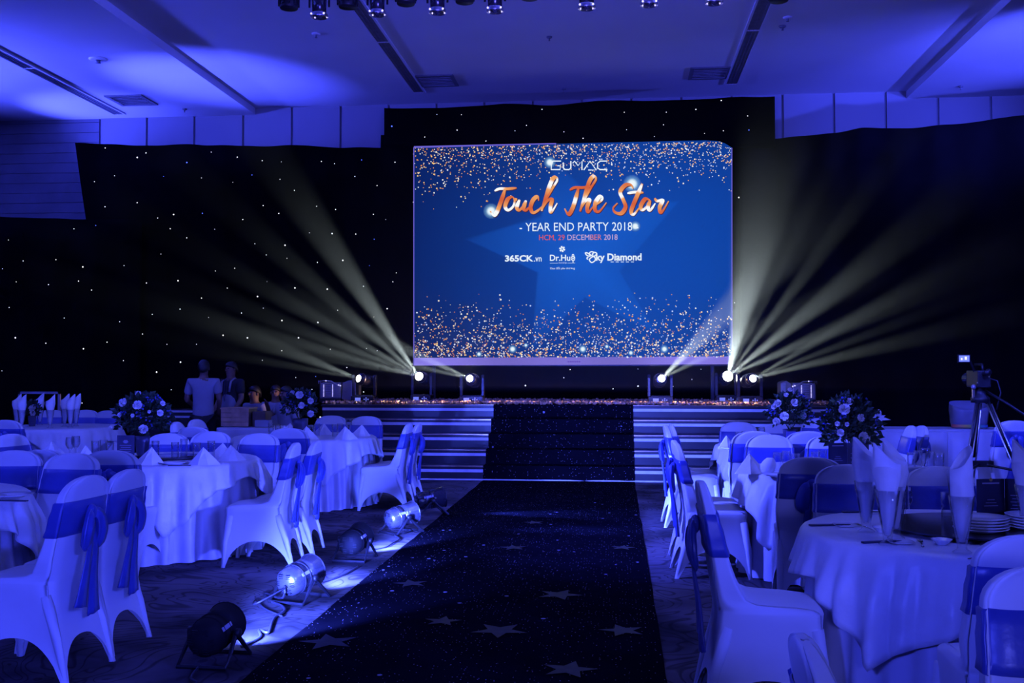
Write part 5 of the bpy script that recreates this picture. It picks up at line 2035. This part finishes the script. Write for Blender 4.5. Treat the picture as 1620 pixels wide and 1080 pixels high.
def flowers(loc, label, spread, height, nroses, seed, vase=(0.055, 0.16), roses=None, leaf_n=260, sprigs=14):
    rnd = random.Random(seed)
    t = thing('flower_arrangement', label, 'flowers', loc)
    vr, vh = vase
    m = MB()
    m.lathe([(vr * 0.75, 0.0), (vr * 0.8, 0.006), (vr * 1.0, vh * 0.7), (vr * 1.05, vh), (vr * 0.95, vh), (vr * 0.85, vh * 0.75)], 20)
    m.build('vase', M_VASE, t, True)
    cz = vh + height * 0.42
    m = MB()
    for q in range(leaf_n):
        a, e = rnd.uniform(0, 2 * PI), rnd.uniform(-0.55, 1.45)
        rr = rnd.uniform(0.45, 1.0)
        d = Vector((math.cos(a) * math.cos(e), math.sin(a) * math.cos(e), math.sin(e)))
        c = Vector((d.x * spread * rr, d.y * spread * rr, cz + d.z * height * 0.58 * rr))
        L = rnd.uniform(0.035, 0.075)
        up = (d + Vector((rnd.uniform(-.7, .7), rnd.uniform(-.7, .7), rnd.uniform(-.5, .7)))).normalized()
        sd = up.orthogonal().normalized() * L * 0.34
        nb = up.cross(sd).normalized() * L * 0.12
        m.add([c, c + up * L * 0.45 + sd + nb, c + up * L, c + up * L * 0.45 - sd + nb, c + up * L * 0.45 - nb], [(0, 4, 1), (0, 3, 4), (1, 4, 2), (4, 3, 2)])
    stuff(m.build('foliage', M_LEAF, t))
    m = MB()
    for q in range(9):
        a = q * 0.7
        m.tube([(0, 0, vh * 0.8), (0.3 * spread * math.cos(a), 0.3 * spread * math.sin(a), vh + height * 0.25), (0.75 * spread * math.cos(a), 0.75 * spread * math.sin(a), cz + height * 0.2)], 0.003, 5)
    m.build('stems', M_LEAF, t)
    if roses is None:
        roses = []
        for k in range(nroses):
            a = -PI / 2 + rnd.uniform(-1.5, 1.5)
            e = rnd.uniform(-0.3, 1.2)
            roses.append((math.cos(a) * math.cos(e) * spread * 0.95, math.sin(a) * math.cos(e) * spread * 0.95, cz + math.sin(e) * height * 0.56, rnd.uniform(0.028, 0.042)))
    src = {}
    for (x, y, z, r) in roses:
        o = rose_mesh(r, rnd).build('rose', M_ROSE, t, True, loc=(x, y, z))
        d = Vector((x, y - 0.1, (z - cz) * 0.8)).normalized()
        o.rotation_euler = Vector((0, 0, 1)).rotation_difference(d).to_euler()
        o['label'] = 'white rose'
    m = MB()
    for q in range(sprigs):
        a, e = rnd.uniform(0, 2 * PI), rnd.uniform(-0.2, 1.3)
        d = Vector((math.cos(a) * math.cos(e), math.sin(a) * math.cos(e), math.sin(e)))
        for w in range(7):
            c = Vector((d.x * spread, d.y * spread, cz + d.z * height * 0.6)) * 1.0 + Vector([rnd.uniform(-0.028, 0.028) for _ in range(3)])
            m.ball(c, rnd.uniform(0.005, 0.010), 6, 4)
    stuff(m.build('small_blossoms', M_SASH, t))
    return t


def rz_list(cx, Y, pts, zbase):
    """roses seen at pixel points, put on the front of the arrangement"""
    out = []
    for px, py, r, dy in pts:
        p = at(px, py, Y - dy)
        out.append((p.x - cx, -dy, p.z - zbase, r))
    return out


fx = at(226, 640, 8.62)
flowers((fx.x, 8.62, TT + 0.021), 'big flower arrangement with white roses on the bright table', 0.22, 0.35, 9, 31, (0.06, 0.16),
        rz_list(fx.x, 8.62, [(196, 641, .036, .16), (218, 645, .037, .20), (219, 627, .024, .08), (253, 657, .026, .17), (178, 679, .024, .16), (227, 682, .036, .22), (257, 642, .022, .08), (210, 661, .016, .2), (190, 660, .02, .19), (236, 655, .014, .2)], TT), 620, 20)
fx = at(475, 640, 11.5)
flowers((fx.x, 11.5, TT), 'flower arrangement with white roses in a slate vase on the table near the crate', 0.20, 0.31, 8, 32, (0.085, 0.20),
        rz_list(fx.x, 11.5, [(474, 625, .042, .16), (491, 634, .034, .18), (477, 641, .034, .2), (457, 648, .034, .16), (491, 654, .036, .18), (463, 622, .03, .1)], TT), 460, 14)
fx = at(1250, 650, 10.45)
flowers((fx.x, 10.45, TT), 'flower arrangement with white roses by the steps, behind the small blue card', 0.21, 0.34, 8, 33, (0.07, 0.17),
        rz_list(fx.x, 10.45, [(1241, 658, .040, .2), (1257, 637, .036, .16), (1231, 638, .034, .16), (1225, 643, .028, .15), (1229, 666, .036, .17), (1270, 657, .032, .16), (1250, 617, .024, .06), (1244, 625, .024, .08)], TT), 500, 18)
fx = at(1345, 660, 8.1)
flowers((fx.x, 8.1, TT), 'dark leafy flower arrangement with white roses on the middle table', 0.21, 0.42, 8, 34, (0.06, 0.13),
        rz_list(fx.x, 8.1, [(1336, 648, .040, .17), (1343, 636, .030, .1), (1362, 661, .028, .17), (1330, 684, .026, .2), (1365, 690, .034, .17), (1325, 670, .018, .19), (1340, 671, .016, .2), (1326, 638, .016, .1)], TT), 640, 14)
fx = at(51, 655, 13.2)
flowers((fx.x, 13.2, TT), 'small dark flower vase among the upright napkins of the far table', 0.10, 0.18, 3, 35, (0.05, 0.14),
        rz_list(fx.x, 13.2, [(51, 645, .045, .06), (52, 653, .035, .09)], TT), 140, 5)


# ================================================================== VIDEO CAMERA ON A TRIPOD
ty = 11.0
tx = at(1551, 640, ty).x
TP = thing('tripod', 'black video tripod with steel tubes standing before the long skirted table', 'tripod', (tx, ty, 0))
apexz = at(1550, 632, ty).z
feet = [(-0.36, -0.42), (0.45, -0.30), (0.02, 0.48)]
for k, (ax, ay) in enumerate(feet):
    m = MB()
    m.tube([(ax * 0.12, ay * 0.12, apexz), (ax * 0.55, ay * 0.55, apexz * 0.5)], 0.020, 8)
    lg = m.build('leg', M_BLACK, TP, True)
    for q in (-0.022, 0.022):
        m = MB()
        m.tube([(ax * 0.14 + q, ay * 0.14 - 0.022, apexz - 0.04), (ax * 0.62 + q, ay * 0.62 - 0.02, apexz * 0.42), (ax + q * 0.6, ay, 0.03)], 0.009, 6)
        m.build('leg_tube', M_STEEL, lg, True)
    m = MB()
    m.lathe([(0.022, 0.0), (0.026, 0.01), (0.018, 0.04)], 10, (ax, ay, 0))
    m.build('rubber_foot', M_CABLE, lg, True)
m = MB()
for (ax, ay) in feet:
    m.tube([(0, 0, 0.55), (ax * 0.62, ay * 0.62, 0.50)], 0.014, 6)
m.box((0, 0, 0.55), (0.22, 0.08, 0.06))
m.build('spreader', M_BLACK, TP)
m = MB()
m.lathe([(0.09, apexz - 0.03), (0.09, apexz + 0.02), (0.055, apexz + 0.05), (0.05, apexz + 0.10), (0.06, apexz + 0.12)], 16)
hd = m.build('fluid_head', M_BLACK, TP, True)
m = MB()
m.box((-0.075, -0.02, apexz + 0.07), (0.018, 0.03, 0.12))
m.build('drag_lever', M_STEEL, hd)
m = MB()
m.ball((-0.08, -0.05, apexz + 0.13), 0.026, 10, 6)
m.build('tilt_knob', M_SILVER, hd, True)
m = MB()
m.tube([(0.05, 0.05, apexz + 0.1), (0.25, -0.1, apexz - 0.05), (0.5, -0.25, apexz - 0.26)], 0.012, 8)
m.build('pan_handle', M_BLACK, hd, True)
zc = apexz + 0.121
VC = thing('video_camera', 'black video camera with a small lit viewing screen, mounted on the tripod', 'camera', (tx, ty, zc))
m = MB()
m.box((0, 0.05, 0.09), (0.13, 0.34, 0.17))
m.box((0, -0.02, 0.01), (0.1, 0.2, 0.02))
cb = m.build('body', M_BLACK, VC, bevel=0.012)
m = MB()
m.lathe([(0.045, 0.20), (0.05, 0.24), (0.06, 0.36), (0.065, 0.37)], 16, (0, 0, 0.09), (0, 1, 0))
m.build('lens', M_BLACKGLOSS, VC, True)
m = MB()
m.tube([(0, -0.08, 0.17), (0, -0.06, 0.235), (0, 0.14, 0.235), (0, 0.16, 0.17)], 0.014, 8)
m.build('handle', M_BLACK, VC, True)
m = MB()
m.tube([(0.0, -0.12, 0.14), (0.0, -0.19, 0.15), (0, -0.24, 0.16)], [0.025, 0.028, 0.034], 10)
m.build('eyepiece', M_BLACK, VC, True)
lz = at(1526, 567, ty - 0.1).z - zc
lx = at(1526, 567, ty - 0.1).x - tx
m = MB()
m.box((lx, -0.08, lz), (0.125, 0.014, 0.08))
m.tube([(lx + 0.05, -0.07, lz), (-0.05, 0.0, 0.15)], 0.012, 6)
fs = m.build('flip_screen', M_BLACK, VC, bevel=0.003)
m = MB()
m.box((lx, -0.0885, lz), (0.10, 0.002, 0.062))
M_CAMLCD = mat('camera_display', (0.2, 0.2, 0.4), 0.3, emit=(0.16, 0.22, 1.0), estr=1.1, var=0.02, sample=False)
m.build('display', M_CAMLCD, fs)['label'] = 'lit blue display'
m = MB()
m.box((lx + 0.015, -0.0900, lz + 0.004), (0.02, 0.002, 0.03))
m.box((lx - 0.025, -0.0900, lz - 0.004), (0.014, 0.002, 0.02))
m.build('display_highlight', M_LED, fs)
for q in ((-0.066, -0.12, 0.05, 0.008), (0.05, -0.125, 0.15, 0.007), (0.045, -0.125, 0.11, 0.009)):
    m = MB()
    m.ball(q[:3], q[3], 8, 5)
    m.build('control_button', M_STEEL, cb)
m = MB()
m.tube([(0.07, 0.0, 0.1), (0.16, -0.02, 0.07), (0.19, -0.03, -0.05), (0.15, -0.02, -0.22)], 0.007, 6)
m.build('video_cable', M_CABLE, VC, True)

# ---- bag with rainbow band on the long table
zt3 = 0.7505
b0, b1 = at(1513, 678, 13.75), at(1572, 678, 13.75)
BAG = thing('carrier_bag', 'open white carrier bag with a rainbow band, on the long skirted table behind the tripod', 'bag', ((b0.x + b1.x) / 2, 13.98, zt3))
bw = (b1.x - b0.x) / 2
m = MB()
rs = []
for z, s, t in ((0.0, 0.92, 0.12), (0.10, 0.96, 0.15), (0.22, 1.0, 0.16), (0.30, 1.02, 0.15)):
    ring = []
    for j in range(28):
        th = 2 * PI * j / 28
        c, s_ = math.cos(th), math.sin(th)
        top = 0.05 * max(0, s_) - 0.045 * max(0, -s_) * abs(s_) if z == 0.30 else 0
        ring.append((bw * s * math.copysign(abs(c) ** 0.5, c) + 0.006 * math.sin(th * 5 + z * 20), t * math.copysign(abs(s_) ** 0.6, s_), z + top))
    rs.append(ring)
m.rings(rs, caps=(True, False))
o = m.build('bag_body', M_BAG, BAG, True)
o.modifiers.new('solid', 'SOLIDIFY').thickness = 0.004
m = MB()
rs = []
for z in (0.012, 0.05):
    s, t = 0.945, 0.139
    rs.append([(bw * s * math.copysign(abs(math.cos(th)) ** 0.5, math.cos(th)) * 1.012, (t + 0.004) * math.copysign(abs(math.sin(th)) ** 0.6, math.sin(th)), z) for th in [PI + PI * j / 20 for j in range(21)]])
m.rings(rs, caps=(False, False), closed=False)
m.build('rainbow_band', M_RAINBOW, BAG, True)['label'] = 'red to green rainbow band'

# ---- white standing cloth fan behind the dark flowers
p = at(1389, 677, 13.7)
FN = thing('cloth_fan', 'white folded cloth fan with a round knob, on the end of the long skirted table', 'napkin', (p.x + 0.04, 13.85, zt3))
m = MB()
m.rings([[(r * math.cos(2 * PI * j / 12), 0.5 * r * math.sin(2 * PI * j / 12), z) for j in range(12)] for r, z in ((0.075, 0.0), (0.06, 0.04), (0.05, 0.09), (0.045, 0.12))])
m.build('folded_foot', M_NAPKIN, FN, True)
for k, (a, L) in enumerate(((-0.15, 0.16), (0.35, 0.10), (0.9, 0.07), (PI - 0.9, 0.07), (PI - 0.3, 0.10), (PI + 0.2, 0.13))):
    m = MB()
    d = Vector((math.cos(a), 0, math.sin(a)))
    c = Vector((0, 0, 0.13))
    s = Vector((-d.z, 0, d.x)) * 0.035
    m.rings([[c + s + Vector((0, .02, 0)), c - s + Vector((0, .02, 0)), c - s - Vector((0, .02, 0)), c + s - Vector((0, .02, 0))], [c + d * L + Vector(v) for v in ((0.002, .002, 0), (-.002, .002, 0), (-.002, -.002, 0), (.002, -.002, 0))]])
    m.build('fan_fold', M_NAPKIN, FN)
m = MB()
m.ball((0, 0, 0.20), 0.042, 12, 8)
kb = m.build('knob', M_NAPKIN, FN, True)
m = MB()
m.ball((0, -0.036, 0.20), 0.017, 8, 5, (1, .5, 1))
m.build('button', M_BLACK, kb, True)

# ---- pale metal frame behind the far table
f0, f1 = at(31, 621, 14.9), at(94, 621, 14.9)
FR = thing('display_frame', 'thin pale metal frame standing behind the upright napkins', 'frame', ((f0.x + f1.x) / 2, 14.9, 0))
fw, fz = (f1.x - f0.x) / 2, f0.z
for nm, a, b in (('upright', (-fw, 0, 0), (-fw, 0, fz)), ('upright', (fw, 0, 0), (fw, 0, fz)), ('top_rail', (-fw, 0, fz), (fw, 0, fz)), ('lower_rail', (-fw, 0, 0.55), (fw, 0, 0.55))):
    m = MB()
    c = (Vector(a) + Vector(b)) / 2
    d = Vector(b) - Vector(a)
    m.box(c, (abs(d.x) + 0.035, 0.03, abs(d.z) + 0.035))
    m.build(nm, M_WALLW, FR)
for sg in (-1, 1):
    m = MB()
    m.box((sg * fw, 0, 0.012), (0.05, 0.4, 0.024))
    m.build('foot', M_WALLW, FR)


# ================================================================== PEOPLE (dim figures at the back)
M_DARKSHIRT = mat('dark_shirt', (0.015, 0.015, 0.02), 0.8, var=0.15, vscale=9)


def skin_mesh(name, verts, edges, radii, material, parent, sub=1, root=0):
    me = bpy.data.meshes.new(name)
    me.from_pydata([tuple(v) for v in verts], edges, [])
    o = bpy.data.objects.new(name, me)
    COL.objects.link(o)
    md = o.modifiers.new('skin', 'SKIN')
    md.use_smooth_shade = True
    for i, r in enumerate(radii):
        rr = r if isinstance(r, tuple) else (r, r)
        me.skin_vertices[0].data[i].radius = rr
        me.skin_vertices[0].data[i].use_root = (i == root)
    ss = o.modifiers.new('sub', 'SUBSURF')
    ss.levels = ss.render_levels = sub
    dg = bpy.context.evaluated_depsgraph_get()
    dg.update()
    nm = bpy.data.meshes.new_from_object(o.evaluated_get(dg))
    nm.name = name
    for p in nm.polygons:
        p.use_smooth = True
    nm.materials.clear()
    nm.materials.append(material)
    bpy.data.objects.remove(o)
    o = bpy.data.objects.new(name, nm)
    COL.objects.link(o)
    o.parent = parent
    return o


def person(loc, rz, label, pose, top=M_SHIRT, sleeves=True, bottom=M_TROUSER, vest=False, arm_l=None, arm_r=None, sc=1.0, lanyard=False):
    """local axes: looks towards -y; z up. pose: 'stand' or 'sit'"""
    t = thing('person', label, 'person', loc, rz, 'staff at the back of the hall')
    t.scale = (sc, sc, sc)
    hip = 0.92 if pose == 'stand' else 0.50
    sh = hip + 0.50
    neck = hip + 0.54
    V = [(0, 0, hip), (0, 0.01, hip + 0.18), (0, 0.015, hip + 0.36), (0, 0.01, sh - 0.02), (0, 0, neck), (0, -0.012, neck + 0.075), (0, -0.02, neck + 0.14), (0, -0.012, neck + 0.205)]
    E = [(i, i + 1) for i in range(7)]
    Rr = [(0.12, 0.09), (0.125, 0.09), (0.145, 0.105), (0.105, 0.075), (0.052, 0.055), (0.062, 0.08), (0.074, 0.095), (0.055, 0.072)]
    arms = {}
    for sg, spec in ((-1, arm_l), (1, arm_r)):
        el, wr = spec if spec else ((sg * 0.25, 0.02, sh - 0.29), (sg * 0.24, -0.06, sh - 0.53))
        k = len(V)
        hd = Vector(wr) + (Vector(wr) - Vector(el)).normalized() * 0.075
        V += [(sg * 0.175, 0.005, sh - 0.02), el, wr, tuple(hd)]
        E += [(3, k), (k, k + 1), (k + 1, k + 2), (k + 2, k + 3)]
        Rr += [0.062, 0.042, 0.029, (0.035, 0.018)]
        arms[sg] = (V[k], el, wr, hd)
        # fingers
        dr = (Vector(wr) - Vector(el)).normalized()
        side = dr.cross(Vector((0, 1, 0.2))).normalized()
        for q in (-1.5, -0.5, 0.5, 1.5):
            kk = len(V)
            b = hd + side * 0.016 * q
            V += [tuple(b + dr * 0.02), tuple(b + dr * (0.075 - 0.008 * abs(q)) + Vector((0, -0.012, 0)))]
            E += [(k + 3, kk), (kk, kk + 1)]
            Rr += [0.009, 0.007]
        kk = len(V)
        V += [tuple(Vector(wr) + dr * 0.035 + side * 0.04 * sg), tuple(Vector(wr) + dr * 0.075 + side * 0.052 * sg)]
        E += [(k + 2, kk), (kk, kk + 1)]
        Rr += [0.010, 0.008]
    for sg in (-1, 1):
        k = len(V)
        if pose == 'stand':
            V += [(sg * 0.09, 0, hip - 0.06), (sg * 0.10, -0.01, 0.49), (sg * 0.10, 0.02, 0.09), (sg * 0.105, -0.04, 0.045), (sg * 0.115, -0.15, 0.03)]
        else:
            V += [(sg * 0.09, -0.03, hip - 0.01), (sg * 0.12, -0.44, hip + 0.0), (sg * 0.12, -0.42, 0.09), (sg * 0.12, -0.47, 0.045), (sg * 0.12, -0.58, 0.03)]
        E += [(0, k), (k, k + 1), (k + 1, k + 2), (k + 2, k + 3), (k + 3, k + 4)]
        Rr += [0.088, 0.058, 0.038, 0.04, 0.03]
    body = skin_mesh('body', V, E, Rr, M_SKIN, t, 2)
    # clothes follow the body
    V2 = [(0, 0, hip - 0.10), (0, 0.005, hip + 0.02), (0, 0.01, hip + 0.18), (0, 0.015, hip + 0.36), (0, 0.01, sh - 0.01), (0, 0.006, neck - 0.015)]
    E2 = [(0, 1), (1, 2), (2, 3), (3, 4), (4, 5)]
    R2 = [(0.165, 0.125), (0.168, 0.128), (0.155, 0.118), (0.175, 0.130), (0.14, 0.10), (0.062, 0.064)]
    for sg in (-1, 1):
        s0, el, wr, hd = arms[sg]
        k = len(V2)
        V2 += [s0, tuple(lerp(Vector(s0), Vector(el), 0.75))]
        E2 += [(4, k), (k, k + 1)]
        R2 += [0.080, 0.068]
    skin_mesh('shirt', V2, E2, R2, M_DARKSHIRT if vest else top, t, 2)
    if vest:
        ap = skin_mesh('apron', [(0, -0.02, hip - 0.25), (0, -0.02, hip + 0.02), (0, -0.016, hip + 0.2), (0, -0.016, hip + 0.34)], [(0, 1), (1, 2), (2, 3)],
                       [(0.16, 0.125), (0.172, 0.13), (0.150, 0.122), (0.130, 0.124)], top, t, 2)
        for sg in (-1, 1):
            m = MB()
            m.tube([(sg * 0.085, -0.13, hip + 0.34), (sg * 0.095, -0.10, sh + 0.0), (sg * 0.075, -0.01, sh + 0.045), (sg * 0.085, 0.09, sh - 0.02), (sg * 0.07, 0.12, hip + 0.3)], 0.020, 8, 0.5)
            m.build('apron_strap', top, ap, True)
    # trousers
    V3, E3, R3 = [(0, 0, hip + 0.02)], [], [(0.16, 0.115)]
    for sg in (-1, 1):
        k = len(V3)
        if pose == 'stand':
            V3 += [(sg * 0.09, 0, hip - 0.06), (sg * 0.10, -0.01, 0.49), (sg * 0.10, 0.02, 0.06)]
        else:
            V3 += [(sg * 0.09, -0.03, hip - 0.01), (sg * 0.12, -0.44, hip), (sg * 0.12, -0.42, 0.07)]
        E3 += [(0, k), (k, k + 1), (k + 1, k + 2)]
        R3 += [0.102, 0.075, 0.06]
    skin_mesh('trousers', V3, E3, R3, bottom, t, 2)
    hz = neck + 0.145
    # hair cap, ears, nose, eyes, mouth
    m = MB()
    rs = []
    for k in range(7):
        a = k / 6 * PI * 0.56
        rs.append([(0.086 * math.sin(a) * math.cos(2 * PI * j / 16), -0.005 + 0.108 * math.sin(a) * math.sin(2 * PI * j / 16) + 0.012, hz + 0.02 + 0.105 * math.cos(a) + (0.05 * max(0, -math.sin(2 * PI * j / 16)) * (k / 6) ** 2) - 0.07 * max(0, math.sin(2 * PI * j / 16)) * (k / 6) ** 2) for j in range(16)])
    m.rings(rs, caps=(True, True))
    m.build('hair', M_HAIR, t, True)
    m = MB()
    m.ball((0, -0.112, hz - 0.012), 0.016, 8, 5, (0.8, 1.2, 1.3))
    m.build('nose', M_SKIN, body, True)
    for sg in (-1, 1):
        m = MB()
        m.ball((sg * 0.077, -0.01, hz - 0.01), 0.022, 8, 5, (0.4, 0.8, 1.3))
        m.build('ear', M_SKIN, body, True)
        m = MB()
        m.ball((sg * 0.03, -0.094, hz + 0.012), 0.011, 8, 5, (1.2, .7, .8))
        m.build('eye', M_HAIR, body, True)
    m = MB()
    m.ball((0, -0.098, hz - 0.055), 0.016, 8, 5, (1.4, 0.5, 0.4))
    m.build('mouth', M_WOODDK, body, True)
    if lanyard:
        m = MB()
        m.tube([(-0.05, -0.09, neck), (-0.02, -0.135, hip + 0.3), (0, -0.14, hip + 0.2), (0.02, -0.135, hip + 0.3), (0.05, -0.09, neck)], 0.006, 6)
        m.build('lanyard', M_MENU, t)
    return t


px_ = at(322, 620, 13.95)
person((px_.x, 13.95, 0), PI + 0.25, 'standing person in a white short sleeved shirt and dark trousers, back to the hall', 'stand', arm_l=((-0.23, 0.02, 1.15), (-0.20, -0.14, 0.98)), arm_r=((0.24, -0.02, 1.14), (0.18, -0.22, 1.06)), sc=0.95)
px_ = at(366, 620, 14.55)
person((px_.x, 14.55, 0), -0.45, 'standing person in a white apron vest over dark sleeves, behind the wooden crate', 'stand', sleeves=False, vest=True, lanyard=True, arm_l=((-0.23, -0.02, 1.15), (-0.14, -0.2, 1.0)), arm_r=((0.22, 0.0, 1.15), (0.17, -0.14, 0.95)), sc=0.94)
SITTERS = [(403, 15.15, -0.5, 'seated person in a white shirt just beside the apron wearer', 'plain dark stool under the sitter beside the apron wearer', None),
           (436, 15.75, 0.15, 'seated person in a white shirt between the other sitter and the flowers', 'plain dark stool under the middle one of the sitters', None),
           (453, 14.8, -0.6, 'seated person mostly hidden by the flower vase, one arm raised', 'plain dark stool under the sitter by the flower vase', ((-0.26, -0.1, 0.86), (-0.12, -0.26, 1.02)))]
for px, Y, rz, lab, lab2, arm in SITTERS:
    p = at(px, 640, Y)
    person((p.x, Y, 0), rz, lab, 'sit', arm_l=arm, sc=0.97)
    t = thing('stool', lab2, 'stool', (p.x, Y, 0), 0, 'stools of the seated staff')
    m = MB()
    m.lathe([(0.15, 0.345), (0.16, 0.355), (0.16, 0.365), (0.15, 0.375)], 16)
    m.build('seat', M_BLACK, t, True)
    for a in range(4):
        m = MB()
        m.tube([(0.10 * math.cos(a * 1.57), 0.10 * math.sin(a * 1.57), 0.35), (0.16 * math.cos(a * 1.57), 0.16 * math.sin(a * 1.57), 0.0)], 0.012, 6)
        m.build('leg', M_BLACK, t)

# ================================================================== HAZE over the stage and the front of the hall
m = MB()
m.box((-0.5, 14.45, 3.57), (14.2, 5.3, 4.66))
hz_m = bpy.data.materials.new('stage_haze')
hz_m.use_nodes = True
nt = hz_m.node_tree
nt.nodes.remove(nt.nodes['Principled BSDF'])
vs = nt.nodes.new('ShaderNodeVolumeScatter')
vs.inputs['Color'].default_value = (1, 1, 1, 1)
tc = nt.nodes.new('ShaderNodeTexCoord')
mp = nt.nodes.new('ShaderNodeMapping')
mp.inputs['Location'].default_value = (0.7 / 6.6, -16.2 / 5.6, -1.2 / 4.6)
mp.inputs['Scale'].default_value = (1 / 6.6, 1 / 5.6, 1 / 4.6)
nt.links.new(tc.outputs['Object'], mp.inputs['Vector'])
ln = nt.nodes.new('ShaderNodeVectorMath')
ln.operation = 'LENGTH'
nt.links.new(mp.outputs[0], ln.inputs[0])
mr = nt.nodes.new('ShaderNodeMapRange')
mr.interpolation_type = 'SMOOTHSTEP'
mr.inputs['From Min'].default_value = 0.30
mr.inputs['From Max'].default_value = 1.05
mr.inputs['To Min'].default_value = 0.020
mr.inputs['To Max'].default_value = 0.0012
nt.links.new(ln.outputs['Value'], mr.inputs['Value'])
nt.links.new(mr.outputs[0], vs.inputs['Density'])
SC.cycles.volume_step_rate = 3.0
SC.cycles.volume_preview_step_rate = 3.0
vs.inputs['Anisotropy'].default_value = 0.35
nt.links.new(vs.outputs[0], nt.nodes['Material Output'].inputs['Volume'])
hz = m.build('stage_haze', hz_m)
stuff(hz)
hz['label'] = 'thin haze in the air above the stage, showing the light beams'
